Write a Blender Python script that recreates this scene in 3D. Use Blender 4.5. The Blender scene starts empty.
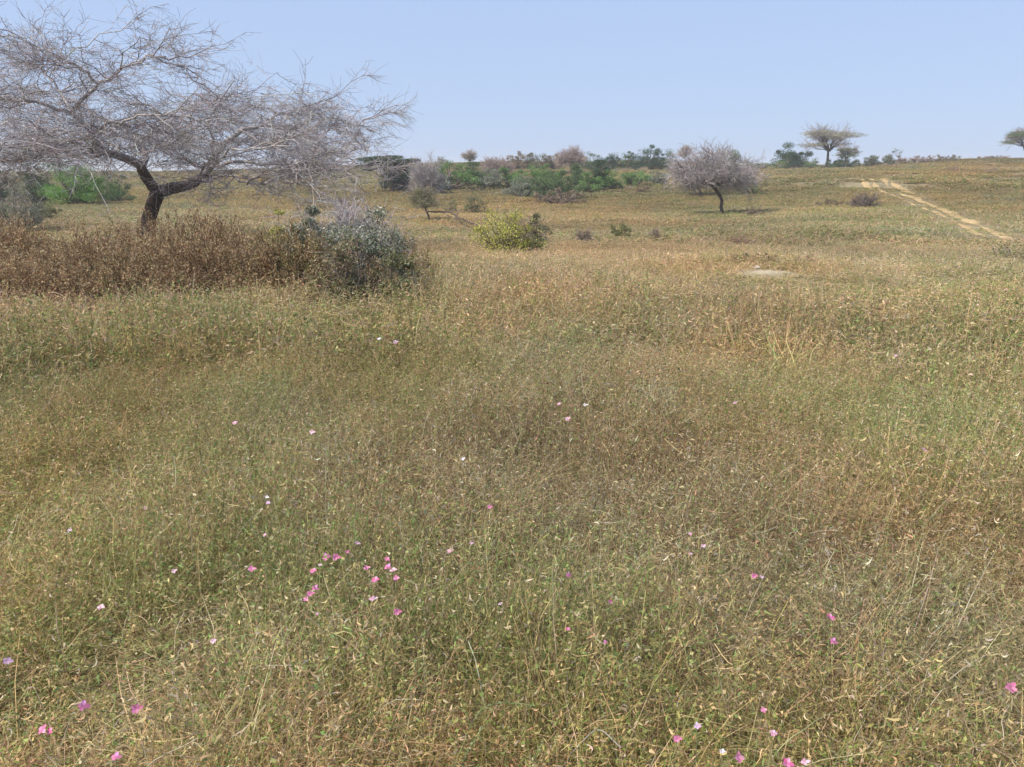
import bpy, math
import numpy as np

# ------------------------------------------------------------------ basics
scene = bpy.context.scene
COL = scene.collection
RNG = np.random.default_rng(7)
W, H, F = 1024, 767, 804.0
EYE = 1.6
HORIZON = 170.0
PITCH = math.atan((H / 2 - HORIZON) / F)

SUN_EL, SUN_AZ = math.radians(50), math.radians(-112)      # azimuth measured from +Y towards +X
SUN_DIR = np.array([math.sin(SUN_AZ) * math.cos(SUN_EL), math.cos(SUN_AZ) * math.cos(SUN_EL), math.sin(SUN_EL)])

# ------------------------------------------------------------------ noise (value noise on a hashed lattice)
def _hash(ix, iy, seed):
    n = (ix.astype(np.int64) * 374761393 + iy.astype(np.int64) * 668265263 + seed * 2147483647) & 0xFFFFFFFF
    n = ((n ^ (n >> 13)) * 1274126177) & 0xFFFFFFFF
    return ((n ^ (n >> 16)) & 0xFFFF) / 65535.0

def vnoise(x, y, s, seed=0):
    x = np.asarray(x, float) / s; y = np.asarray(y, float) / s
    ix, iy = np.floor(x), np.floor(y)
    fx, fy = x - ix, y - iy
    fx = fx * fx * (3 - 2 * fx); fy = fy * fy * (3 - 2 * fy)
    a = _hash(ix, iy, seed); b = _hash(ix + 1, iy, seed); c = _hash(ix, iy + 1, seed); d = _hash(ix + 1, iy + 1, seed)
    return (a * (1 - fx) + b * fx) * (1 - fy) + (c * (1 - fx) + d * fx) * fy

def fbm(x, y, s, seed=0, octs=3):
    t = 0; amp = 1; tot = 0
    for k in range(octs):
        t = t + amp * vnoise(x, y, s / 2 ** k, seed + 17 * k); tot += amp; amp *= .55
    return t / tot

def sstep(a, b, x):
    t = np.clip((x - a) / (b - a), 0, 1)
    return t * t * (3 - 2 * t)

# ------------------------------------------------------------------ terrain
_ty = np.arange(-200, 4000, 1.0)
def _prof(keys):
    z = np.interp(_ty, [k[0] for k in keys], [k[1] for k in keys])
    k = np.hanning(13); k /= k.sum()
    return np.convolve(np.pad(z, 6, mode='edge'), k, mode='valid')
PR = _prof([(-200, 0), (12, 0), (20, -.33), (30, -.55), (45, -.5), (70, .35), (100, 1.95), (130, 3.05), (150, 3.1), (190, 2.2), (300, -1), (900, -5), (4000, -6)])
PL = _prof([(-200, 0), (15, 0), (30, -.1), (45, .12), (70, .6), (100, 1.5), (130, 2.0), (150, 2.1), (190, 1.6), (300, -1), (900, -5), (4000, -6)])

def terrain(x, y):
    x = np.asarray(x, float); y = np.asarray(y, float)
    u = x / np.maximum(np.abs(y), 6)
    w = sstep(-.42, -.12, u)
    z = np.interp(y, _ty, PR) * w + np.interp(y, _ty, PL) * (1 - w)
    z = z + sstep(70, 120, y) * ((vnoise(x, y, 38, 14) - .5) * .9 - .75 - .35 * np.exp(-((u - .34) / .14) ** 2) + 1.15 * sstep(.36, .62, u))
    z = z + np.exp(-((y - 62) / 26) ** 2) * (.95 * sstep(.12, .5, u) - .25)
    d = np.hypot(x, y)
    z = z + (fbm(x, y, 5, 3) - .5) * (.22 * sstep(1, 9, d) + .16 * sstep(13, 25, d)) + (vnoise(x, y, 22, 9) - .5) * .8 * sstep(14, 60, d)
    # a low eroded bank with a bare sandy foot
    z = z + .22 * np.exp(-(((x - 3.6) / 1.7) ** 2 + ((y - 11.6) / 1.3) ** 2)) + .22 * np.exp(-(((x - 3.7) / 1.3) ** 2 + ((y - 12.7) / .55) ** 2))
    return z

CP, SP_ = math.cos(PITCH), math.sin(PITCH)
def ray(u, v):
    a, b = (u - W / 2) / F, -(v - H / 2) / F
    d = np.array([a, CP + b * SP_, -SP_ + b * CP])
    return d
_T = np.concatenate([np.arange(.8, 40, .02), np.arange(40, 400, .25)])
def hit(u, v, h=0.0):
    d = ray(u, v)
    X, Y, Z = d[0] * _T, d[1] * _T, EYE + d[2] * _T
    below = np.nonzero(Z < terrain(X, Y) + h)[0]
    i = below[0] if len(below) else len(_T) - 1
    return np.array([X[i], Y[i], float(terrain(X[i], Y[i]))])
def at_depth(u, v, Y):
    d = ray(u, v); t = Y / d[1]
    return np.array([d[0] * t, Y, EYE + d[2] * t])

# ------------------------------------------------------------------ object helpers
def tag(o, label=None, cat=None, group=None, kind=None):
    if label: o['label'] = label
    if cat: o['category'] = cat
    if group: o['group'] = group
    if kind: o['kind'] = kind
    return o

def link(o, parent=None):
    COL.objects.link(o)
    if parent is not None: o.parent = parent
    return o

def empty(name, loc, label, cat, group=None):
    o = bpy.data.objects.new(name, None)
    o.empty_display_size = .2
    o.location = tuple(float(a) for a in loc)
    link(o)
    return tag(o, label, cat, group)

def mesh_data(name, V, Q, C=None, smooth=False):
    """all-quad mesh from numpy arrays with a point colour"""
    me = bpy.data.meshes.new(name)
    V = np.asarray(V, np.float32).reshape(-1, 3); Q = np.asarray(Q, np.int32).reshape(-1, 4)
    me.vertices.add(len(V)); me.vertices.foreach_set('co', V.ravel())
    me.loops.add(Q.size); me.loops.foreach_set('vertex_index', Q.ravel())
    me.polygons.add(len(Q)); me.polygons.foreach_set('loop_start', np.arange(0, Q.size, 4, dtype=np.int32))
    if smooth: me.polygons.foreach_set('use_smooth', np.ones(len(Q), bool))
    if C is not None:
        a = me.color_attributes.new('Col', 'FLOAT_COLOR', 'POINT')
        c = np.ones((len(V), 4), np.float32); c[:, :3] = C
        a.data.foreach_set('color', c.ravel())
    me.update(calc_edges=True)
    return me

class Geo:
    def __init__(s): s.V, s.Q, s.C, s.n = [], [], [], 0
    def add(s, V, Q, C):
        V = np.asarray(V).reshape(-1, 3)
        if len(V) == 0: return s
        s.V.append(V); s.Q.append(np.asarray(Q).reshape(-1, 4) + s.n)
        C = np.asarray(C, float)
        if C.ndim == 1: C = np.tile(C, (len(V), 1))
        s.C.append(C.reshape(-1, 3)); s.n += len(V); return s
    def mesh(s, name, smooth=False):
        return mesh_data(name, np.concatenate(s.V), np.concatenate(s.Q), np.concatenate(s.C), smooth)
    def obj(s, name, mat, parent=None, smooth=False):
        me = s.mesh(name, smooth); me.materials.append(mat)
        return link(bpy.data.objects.new(name, me), parent)

def norm(a): return a / np.maximum(np.linalg.norm(a, axis=-1, keepdims=True), 1e-9)
def rand_dirs(rng, n): return norm(rng.normal(size=(n, 3)))
def pick(rng, pal, n, jit=.18):
    """random colours from a weighted palette [(weight, (r,g,b)), ...]"""
    w = np.array([p[0] for p in pal], float); w /= w.sum()
    c = np.array([p[1] for p in pal])[rng.choice(len(pal), n, p=w)]
    return np.clip(c * (1 + rng.normal(0, jit, (n, 1))) * (1 + rng.normal(0, .05, (n, 3))), .01, .9)

def strips(P, wid, side, cols):
    """P (n,k,3) polylines -> ribbons; wid (n,k); side (n,3)"""
    n, k, _ = P.shape
    off = side[:, None, :] * wid[:, :, None] * .5
    V = np.stack([P - off, P + off], axis=2).reshape(-1, 3)
    i = np.arange(n)[:, None] * 2 * k + np.arange(k - 1)[None, :] * 2
    Q = np.stack([i, i + 1, i + 3, i + 2], -1).reshape(-1, 4)
    return V, Q, np.repeat(cols, 2 * k, axis=0)

def tubes(P, R, sides, cols):
    """P (n,k,3), R (n,k) -> tubes"""
    n, k, _ = P.shape
    T = norm(np.gradient(P, axis=1))
    ref = np.where(np.abs(T[..., 2:3]) > .85, np.array([1., 0, 0]), np.array([0, 0, 1.]))
    A = norm(np.cross(T, ref)); B = np.cross(T, A)
    th = np.arange(sides) / sides * 2 * np.pi
    V = P[:, :, None, :] + R[:, :, None, None] * (A[:, :, None, :] * np.cos(th)[None, None, :, None] + B[:, :, None, :] * np.sin(th)[None, None, :, None])
    i = (np.arange(n) * k * sides)[:, None, None] + (np.arange(k - 1) * sides)[None, :, None]
    j = np.arange(sides)[None, None, :]; j2 = (j + 1) % sides
    Q = np.stack(np.broadcast_arrays(i + j, i + j2, i + sides + j2, i + sides + j), -1).reshape(-1, 4)
    return V.reshape(-1, 3), Q, np.repeat(cols, k * sides, axis=0)

def leaves(rng, P, ln, wd, cols, flat=0.0, hang=0.0):
    """diamond leaf at every point"""
    n = len(P)
    a = rand_dirs(rng, n); b = rand_dirs(rng, n)
    if hang: a = norm(a * np.array([1, 1, 1 + 2.5 * hang]))
    if flat: a[:, 2] *= (1 - flat); b[:, 2] *= (1 - flat); a = norm(a)
    b = norm(b - (a * b).sum(1, keepdims=True) * a)
    l = ln * rng.uniform(.6, 1.3, (n, 1)) * .5; w = wd * rng.uniform(.6, 1.3, (n, 1)) * .5
    V = np.stack([P - a * l, P + b * w, P + a * l, P - b * w], 1).reshape(-1, 3)
    Q = np.arange(4 * n).reshape(-1, 4)
    return V, Q, np.repeat(cols, 4, axis=0)

# ------------------------------------------------------------------ materials
def new_mat(name):
    m = bpy.data.materials.new(name); m.use_nodes = True
    nt = m.node_tree; nt.nodes.clear()
    return m, nt, nt.nodes, nt.links

def plant_material(name, trans=.3, tint=False, rough=.6, spec=.25, rnd=.25):
    m, nt, N, L = new_mat(name)
    out = N.new('ShaderNodeOutputMaterial')
    col = N.new('ShaderNodeAttribute'); col.attribute_name = 'Col'
    last = col.outputs['Color']
    if tint:
        t = N.new('ShaderNodeAttribute'); t.attribute_type = 'GEOMETRY' if tint == 'mesh' else 'INSTANCER'; t.attribute_name = 'tint'
        mx = N.new('ShaderNodeMix'); mx.data_type = 'RGBA'; mx.blend_type = 'MULTIPLY'; mx.inputs['Factor'].default_value = 1
        L.new(last, mx.inputs[6]); L.new(t.outputs['Color'], mx.inputs[7]); last = mx.outputs[2]
    # mottling in object space: dirt and drying of the plant itself
    geo = N.new('ShaderNodeNewGeometry')
    no = N.new('ShaderNodeTexNoise'); no.inputs['Scale'].default_value = 9; no.inputs['Detail'].default_value = 2
    L.new(geo.outputs['Position'], no.inputs['Vector'])
    mr = N.new('ShaderNodeMapRange'); mr.inputs['From Min'].default_value = .25; mr.inputs['From Max'].default_value = .75
    mr.inputs['To Min'].default_value = 1 - rnd; mr.inputs['To Max'].default_value = 1 + rnd
    L.new(no.outputs['Fac'], mr.inputs['Value'])
    mv = N.new('ShaderNodeVectorMath'); mv.operation = 'SCALE'
    L.new(last, mv.inputs[0]); L.new(mr.outputs['Result'], mv.inputs['Scale']); last = mv.outputs['Vector']
    p = N.new('ShaderNodeBsdfPrincipled'); p.inputs['Roughness'].default_value = rough
    p.inputs['Specular IOR Level'].default_value = spec
    L.new(last, p.inputs['Base Color'])
    if trans:
        tr = N.new('ShaderNodeBsdfTranslucent'); L.new(last, tr.inputs['Color'])
        ms = N.new('ShaderNodeMixShader'); ms.inputs[0].default_value = trans
        L.new(p.outputs[0], ms.inputs[1]); L.new(tr.outputs[0], ms.inputs[2]); L.new(ms.outputs[0], out.inputs[0])
    else:
        L.new(p.outputs[0], out.inputs[0])
    return m

M_GRASS = plant_material('dry_grass', .38, True)
M_GRASS_NEAR = plant_material('near_grass', .38, 'mesh')
M_WEED = plant_material('dead_weed', .25, True)
M_LEAF = plant_material('leaf', .25, False, .5, .3)
M_PETAL = plant_material('petal', .35, False, .6, .1, .08)
M_STALK = plant_material('stalk', .25, False)
M_TWIG = plant_material('twig', 0, False, .8, .15)

def bark_material():
    m, nt, N, L = new_mat('bark')
    out = N.new('ShaderNodeOutputMaterial'); p = N.new('ShaderNodeBsdfPrincipled'); p.inputs['Roughness'].default_value = .9
    p.inputs['Specular IOR Level'].default_value = .15
    col = N.new('ShaderNodeAttribute'); col.attribute_name = 'Col'
    tc = N.new('ShaderNodeTexCoord'); mp = N.new('ShaderNodeMapping'); mp.inputs['Scale'].default_value = (14, 14, 3)
    L.new(tc.outputs['Object'], mp.inputs['Vector'])
    no = N.new('ShaderNodeTexNoise'); no.inputs['Scale'].default_value = 1.6; no.inputs['Detail'].default_value = 6; no.inputs['Roughness'].default_value = .7
    L.new(mp.outputs[0], no.inputs['Vector'])
    mr = N.new('ShaderNodeMapRange'); mr.inputs['From Min'].default_value = .3; mr.inputs['From Max'].default_value = .7
    mr.inputs['To Min'].default_value = .5; mr.inputs['To Max'].default_value = 1.5; L.new(no.outputs['Fac'], mr.inputs['Value'])
    mv = N.new('ShaderNodeVectorMath'); mv.operation = 'SCALE'; L.new(col.outputs['Color'], mv.inputs[0]); L.new(mr.outputs['Result'], mv.inputs['Scale'])
    L.new(mv.outputs['Vector'], p.inputs['Base Color'])
    bp = N.new('ShaderNodeBump'); bp.inputs['Strength'].default_value = .9; bp.inputs['Distance'].default_value = .04
    L.new(no.outputs['Fac'], bp.inputs['Height']); L.new(bp.outputs[0], p.inputs['Normal'])
    L.new(p.outputs[0], out.inputs[0])
    return m
M_BARK = bark_material()

def soil_material(name, pal, scale, extra=None):
    m, nt, N, L = new_mat(name)
    out = N.new('ShaderNodeOutputMaterial'); p = N.new('ShaderNodeBsdfPrincipled'); p.inputs['Roughness'].default_value = 1
    p.inputs['Specular IOR Level'].default_value = .1
    geo = N.new('ShaderNodeNewGeometry')
    no = N.new('ShaderNodeTexNoise'); no.inputs['Scale'].default_value = scale; no.inputs['Detail'].default_value = 8; no.inputs['Roughness'].default_value = .65
    L.new(geo.outputs['Position'], no.inputs['Vector'])
    cr = N.new('ShaderNodeValToRGB'); L.new(no.outputs['Fac'], cr.inputs[0])
    e = cr.color_ramp.elements
    e[0].position = .3; e[0].color = (*pal[0], 1); e[1].position = .7; e[1].color = (*pal[2], 1)
    q = cr.color_ramp.elements.new(.5); q.color = (*pal[1], 1)
    last = cr.outputs[0]
    n2 = N.new('ShaderNodeTexNoise'); n2.inputs['Scale'].default_value = 40; n2.inputs['Detail'].default_value = 4
    L.new(geo.outputs['Position'], n2.inputs['Vector'])
    if extra:
        a = N.new('ShaderNodeAttribute'); a.attribute_name = 'sand'
        mx = N.new('ShaderNodeMix'); mx.data_type = 'RGBA'; L.new(a.outputs['Fac'], mx.inputs['Factor']); L.new(last, mx.inputs[6]); mx.inputs[7].default_value = (*extra, 1)
        last = mx.outputs[2]
    mr = N.new('ShaderNodeMapRange'); mr.inputs['To Min'].default_value = .7; mr.inputs['To Max'].default_value = 1.3; L.new(n2.outputs['Fac'], mr.inputs['Value'])
    mv = N.new('ShaderNodeVectorMath'); mv.operation = 'SCALE'; L.new(last, mv.inputs[0]); L.new(mr.outputs['Result'], mv.inputs['Scale'])
    L.new(mv.outputs['Vector'], p.inputs['Base Color'])
    bp = N.new('ShaderNodeBump'); bp.inputs['Strength'].default_value = .6; bp.inputs['Distance'].default_value = .03
    L.new(n2.outputs['Fac'], bp.inputs['Height']); L.new(bp.outputs[0], p.inputs['Normal']); L.new(p.outputs[0], out.inputs[0])
    return m
M_SOIL = soil_material('soil', [(.18, .145, .08), (.26, .21, .12), (.33, .27, .16)], .6, (.54, .46, .33))
M_TRACK = soil_material('track_sand', [(.36, .24, .115), (.48, .335, .165), (.58, .41, .22)], 1.1)

# ------------------------------------------------------------------ ground sheet
def build_ground():
    fine = np.linspace(-48, 48, 420); coarse = np.linspace(48, 312, 90)[1:-1]
    ang = np.radians(np.concatenate([fine, coarse]))
    r = np.concatenate([[.3], np.geomspace(.8, 220, 420), np.geomspace(230, 1500, 30)])
    A, Rr = np.meshgrid(ang, r)
    X, Y = np.sin(A) * Rr, np.cos(A) * Rr
    Z = terrain(X, Y)
    V = np.stack([X, Y, Z], -1).reshape(-1, 3)
    n = len(ang); i = np.arange(len(r) - 1)[:, None] * n; j = np.arange(n)[None, :]; j2 = (j + 1) % n
    Q = np.stack(np.broadcast_arrays(i + j, i + j2, i + n + j2, i + n + j), -1).reshape(-1, 4)
    Q = Q[:, ::-1]
    me = mesh_data('ground', V, Q, None, True)
    a = me.attributes.new('sand', 'FLOAT', 'POINT')
    a.data.foreach_set('value', sand_mask(V[:, 0], V[:, 1]).astype(np.float32))
    me.materials.append(M_SOIL)
    tag(link(bpy.data.objects.new('ground', me)), kind='structure')

def sand_mask(x, y):
    x = x + (vnoise(x, y, .5, 91) - .5) * .8; y = y + (vnoise(x, y, .35, 92) - .5) * .45
    e = np.exp(-(((x - 3.75) / .75) ** 2 + ((y - 11.45) / .36) ** 2) ** 2)
    return np.clip(e * (.25 + 1.3 * vnoise(x, y, .28, 5)), 0, 1)
build_ground()

# ------------------------------------------------------------------ vehicle track: ruts running up the hill
def px_line(pts): return np.array([hit(u, v)[:2] for u, v in pts])
def resample(P, step):
    d = np.concatenate([[0], np.cumsum(np.linalg.norm(np.diff(P, axis=0), axis=1))])
    s = np.arange(0, d[-1], step)
    return np.stack([np.interp(s, d, P[:, k]) for k in range(2)], -1)
RUTS = [  # pixel lines of the ruts on the ground and width in metres
    ([(1012, 242), (998, 234), (975, 224), (955, 216), (935, 207), (918, 200), (900, 194), (888, 187), (879, 178)], .85, .62),
    ([(986, 238), (966, 227), (945, 217), (925, 209), (905, 201), (885, 193), (876, 187), (870, 179)], .7, .5),
    ([(915, 195), (903, 190), (893, 184), (886, 178)], .7, .45),
    ([(872, 190), (865, 184), (862, 178)], .7, .42),
]
RUT_XY = [resample(px_line(r[0]), .25) for r in RUTS]
def rut_dist(x, y):
    d = np.full(x.shape, 99.)
    for P in RUT_XY:
        m = (x > P[:, 0].min() - 3) & (x < P[:, 0].max() + 3) & (y > P[:, 1].min() - 3)
        if m.any():
            q = np.stack([x[m], y[m]], -1)
            dd = np.full(len(q), 99.)
            for k in range(0, len(P), 2): dd = np.minimum(dd, np.hypot(q[:, 0] - P[k, 0], q[:, 1] - P[k, 1]))
            d[m] = np.minimum(d[m], dd)
    return d
def build_track():
    g = Geo()
    for P, (_, wd, _) in zip(RUT_XY, RUTS):
        w_y = np.interp(P[:, 1], [18, 45], [.4, 1.0])
        T = norm(np.gradient(P, axis=0)); Nn = np.stack([T[:, 1], -T[:, 0]], -1)
        s = np.arange(len(P)) * .25
        w = wd * .58 * (.08 + 1.7 * np.clip(vnoise(s, s * 0, 2.3, 11 + int(wd * 10)) - .22, 0, 1)) * (.6 + .8 * vnoise(s, s * 0 + 5, .6, 12)) * w_y
        cols = []
        for f in (-.5, -.25, 0, .25, .5):
            q = P + Nn * (w * f)[:, None]
            cols.append(np.column_stack([q, terrain(q[:, 0], q[:, 1]) + (.012 if abs(f) == .5 else .03)]))
        V = np.stack(cols, 1); n = len(P)
        i = np.arange(n - 1)[:, None] * 5 + np.arange(4)[None, :]
        g.add(V, np.stack([i, i + 1, i + 6, i + 5], -1), np.array([.5, .4, .3]))
    o = g.obj('dirt_track', M_TRACK, smooth=True); tag(o, kind='structure')
build_track()

# ------------------------------------------------------------------ grass tiles
STRAW, TAN, OLIVE, GREEN = (.44, .37, .21), (.31, .245, .14), (.25, .25, .105), (.165, .235, .08)
PALE, GREY, RUST, DARK = (.50, .45, .33), (.34, .31, .26), (.29, .18, .12), (.15, .115, .075)
PAL = {
    'dry':   [(4, STRAW), (5, TAN), (3, OLIVE), (1, GREEN), (1.2, PALE), (1.5, GREY), (1, RUST), (1, DARK)],
    'green': [(2, STRAW), (2, TAN), (5, OLIVE), (5, GREEN), (.7, PALE), (1, GREY), (.3, RUST), (.6, DARK)],
    'rust':  [(2, STRAW), (4, TAN), (1.6, OLIVE), (.5, GREEN), (.8, PALE), (2, GREY), (4, RUST), (1.4, DARK)],
}
def blade_paths(rng, n, R, Lm, lean, droop, k, tuss=0):
    th = rng.uniform(0, 2 * np.pi, n); rr = R * np.sqrt(rng.uniform(0, 1, n))
    base = np.stack([rr * np.cos(th), rr * np.sin(th), np.zeros(n)], -1)
    az = rng.uniform(0, 2 * np.pi, n)
    if tuss:      # most blades spring from a few tussocks and lean outwards
        c = rng.uniform(-R, R, (tuss, 2)) * .75; which = rng.integers(0, tuss + 2, n); m = which < tuss
        base[m, :2] = c[which[m]] + rng.normal(0, R * .09, (m.sum(), 2)); off = base[m, :2] - c[which[m]]
        az[m] = np.arctan2(off[:, 1], off[:, 0]) + rng.normal(0, .5, m.sum())
    hd = np.stack([np.cos(az), np.sin(az), np.zeros(n)], -1)
    L = Lm * rng.uniform(.45, 1.15, n); le = np.abs(rng.normal(0, lean, n)); dr = droop * rng.uniform(0, 1.5, n)
    s = np.linspace(0, 1, k)[None, :, None]
    side = np.stack([-hd[:, 1], hd[:, 0], np.zeros(n)], -1)
    wob = rng.normal(0, .08, n)[:, None, None]
    P = base[:, None] + hd[:, None] * (L[:, None, None] * (np.sin(le)[:, None, None] * s + dr[:, None, None] * .8 * s ** 2)) \
        + np.array([0, 0, 1.]) * (L[:, None, None] * (np.cos(le)[:, None, None] * s - dr[:, None, None] * .55 * s ** 2.4)) \
        + side[:, None] * wob * L[:, None, None] * np.sin(s * 5)
    return P, norm(side + hd * rng.normal(0, .6, (n, 1))), L

def tile(seed, R, h, n, wid, pal, forbs=0, seeds=0, tangle=0, leaf=.012, k=5, bits=0):
    rng = np.random.default_rng(seed); g = Geo()
    P, side, L = blade_paths(rng, n, R, h, .55, .95, k, 4)
    s = np.linspace(0, 1, k)[None, :]
    g.add(*strips(P, wid * rng.uniform(.5, 1.5, (n, 1)) * (1 - s ** 2 * .8), side, pick(rng, pal, n)))
    if seeds:      # flowering stems with feathery spikelets
        P, side, L = blade_paths(rng, seeds, R, h * 1.0, .4, .5, 6)
        c = pick(rng, [(3, STRAW), (1, PALE), (2, TAN), (1, OLIVE)], seeds)
        g.add(*strips(P, np.full((seeds, 6), wid * .7), side, c))
        q = 18; t = rng.uniform(.55, 1, (seeds, q)) * 5; i0 = np.minimum(t.astype(int), 4); f = (t - i0)[..., None]
        r_ = np.arange(seeds)[:, None]
        pts = P[r_, i0] * (1 - f) + P[r_, i0 + 1] * f + rng.normal(0, .008 + wid, (seeds, q, 3))
        g.add(*leaves(rng, pts.reshape(-1, 3), .014 + wid * 2, wid * 1.3, pick(rng, [(1, PALE), (4, STRAW), (4, TAN), (2, RUST)], seeds * q)))
    if forbs:      # small leafy herbs
        P, side, L = blade_paths(rng, forbs, R, h * .85, .4, .15, 5)
        g.add(*strips(P, np.full((forbs, 5), wid * .9), side, pick(rng, [(1, OLIVE), (1, TAN)], forbs)))
        q = 16; t = rng.uniform(.25, 1, (forbs, q)) * 4; i0 = np.minimum(t.astype(int), 3); f = (t - i0)[..., None]
        r_ = np.arange(forbs)[:, None]
        pts = P[r_, i0] * (1 - f) + P[r_, i0 + 1] * f + rng.normal(0, leaf * .9, (forbs, q, 3))
        g.add(*leaves(rng, pts.reshape(-1, 3), leaf * 1.6, leaf, pick(rng, [(3, GREEN), (4, OLIVE), (.5, (.30, .33, .20)), (.6, STRAW)], forbs * q), .4))
    if bits:       # short curled dead leaves, husks and awns caught in the upper half
        pts = np.column_stack([rng.uniform(-R, R, (bits, 2)), h * rng.uniform(.25, .95, bits)]) + rng.normal(0, .01, (bits, 3))
        a = rand_dirs(rng, bits); a[:, 2] *= .8; ln = (leaf * rng.uniform(1.0, 3.2, bits))[:, None, None]
        s4 = np.linspace(-.5, .5, 4)[None, :, None]; cv = rand_dirs(rng, bits)[:, None] * .35
        P = pts[:, None] + (norm(a)[:, None] * s4 + cv * (s4 * 2) ** 2) * ln
        g.add(*strips(P, np.array([.3, 1, 1, .2])[None] * wid * rng.uniform(.9, 2.2, (bits, 1)), norm(np.cross(a, rand_dirs(rng, bits))), pick(rng, pal, bits, .2)))
    if tangle:     # fallen and crossing dead stems
        n = tangle; c = np.column_stack([rng.uniform(-R, R, (n, 2)), rng.uniform(.15, .95, n) * h * .8])
        d = rand_dirs(rng, n); d[:, 2] *= .45; d = norm(d); b = rand_dirs(rng, n) * .12
        Lt = rng.uniform(.12, .45, n)[:, None, None] * h * .75; s3 = np.linspace(-.5, .5, 4)[None, :, None]
        P = c[:, None] + d[:, None] * Lt * s3 + b[:, None] * Lt * (s3 * 2) ** 2
        sd = norm(np.cross(d, rand_dirs(rng, n)))
        g.add(*strips(P, np.full((n, 4), wid * .8), sd, pick(rng, [(3, GREY), (3, STRAW), (2, TAN), (1, PALE), (1.5, RUST)], n)))
    return g

TILE_COL = {}
def tile_collection(name, geos, mat):
    c = bpy.data.collections.new(name)
    for i, g in enumerate(geos):
        me = g.mesh('%s_clump' % name); me.materials.append(mat)
        o = bpy.data.objects.new('%s_clump_%02d' % (name, i), me); c.objects.link(o)
    return c

def scatter(name, coll, pts, idx, scl, tint, kind='stuff', label=None, cat=None, real=False):
    """one 'stuff' object: instances of the clumps of a collection on python-made points"""
    me = bpy.data.meshes.new(name); me.vertices.add(len(pts)); me.vertices.foreach_set('co', np.asarray(pts, np.float32).ravel())
    a = me.attributes.new('pick', 'INT', 'POINT'); a.data.foreach_set('value', np.asarray(idx, np.int32))
    a = me.attributes.new('scl', 'FLOAT_VECTOR', 'POINT'); a.data.foreach_set('vector', np.asarray(scl, np.float32).ravel())
    a = me.attributes.new('rot', 'FLOAT', 'POINT'); a.data.foreach_set('value', RNG.uniform(0, 6.283, len(pts)).astype(np.float32))
    a = me.attributes.new('tint', 'FLOAT_VECTOR', 'POINT'); a.data.foreach_set('vector', np.asarray(tint, np.float32).ravel())
    o = link(bpy.data.objects.new(name, me)); tag(o, label, cat, None, kind)
    nt = bpy.data.node_groups.new(name, 'GeometryNodeTree')
    nt.interface.new_socket('Geometry', in_out='INPUT', socket_type='NodeSocketGeometry')
    nt.interface.new_socket('Geometry', in_out='OUTPUT', socket_type='NodeSocketGeometry')
    N, L = nt.nodes, nt.links
    gi, go = N.new('NodeGroupInput'), N.new('NodeGroupOutput')
    ci = N.new('GeometryNodeCollectionInfo'); ci.inputs['Collection'].default_value = coll; ci.inputs['Separate Children'].default_value = True
    ci.inputs['Reset Children'].default_value = True
    ip = N.new('GeometryNodeInstanceOnPoints'); ip.inputs['Pick Instance'].default_value = True
    def named(n, dt):
        x = N.new('GeometryNodeInputNamedAttribute'); x.data_type = dt; x.inputs['Name'].default_value = n; return x.outputs['Attribute']
    cx = N.new('ShaderNodeCombineXYZ'); L.new(named('rot', 'FLOAT'), cx.inputs['Z'])
    mp = N.new('GeometryNodeMeshToPoints'); L.new(gi.outputs[0], mp.inputs['Mesh']); L.new(mp.outputs[0], ip.inputs['Points'])
    L.new(ci.outputs[0], ip.inputs['Instance']); L.new(named('pick', 'INT'), ip.inputs['Instance Index'])
    L.new(cx.outputs[0], ip.inputs['Rotation']); L.new(named('scl', 'FLOAT_VECTOR'), ip.inputs['Scale']); last = ip.outputs[0]
    if real:
        rl = N.new('GeometryNodeRealizeInstances'); L.new(last, rl.inputs[0]); last = rl.outputs[0]
    L.new(last, go.inputs[0])
    md = o.modifiers.new('scatter', 'NODES'); md.node_group = nt
    return o

def jittered(x0, x1, y0, y1, dens):
    c = dens ** -.5; gx, gy = np.meshgrid(np.arange(x0, x1, c), np.arange(y0, y1, c))
    return (gx + RNG.uniform(0, 1, gx.shape) * c).ravel(), (gy + RNG.uniform(0, 1, gx.shape) * c).ravel()

def ring_points(r0, r1, dens, half=41):
    if r0 < 5:      # all round the standing point and to both sides
        x, y = jittered(-5.25, 5.25, -.5, 6.5, dens)
        m = (np.hypot(x, y) < r1) & (np.abs(x) < .78 * np.maximum(y, 0) + 1.9) & (np.hypot(x, y) > .45)
        return x[m], y[m]
    if r0 < 30 and dens > 1:
        x, y = jittered(-r1 * .68, r1 * .68, 3, r1, dens); d = np.hypot(x, y)
        m = (d > r0) & (d < r1) & (np.abs(np.arctan2(x, y)) < math.radians(half)); return x[m], y[m]
    a0 = math.radians(half); area = a0 * (r1 ** 2 - r0 ** 2)
    n = int(area * dens); r = np.sqrt(RNG.uniform(r0 ** 2, r1 ** 2, n)); a = RNG.uniform(-a0, a0, n)
    return r * np.sin(a), r * np.cos(a)

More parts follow.
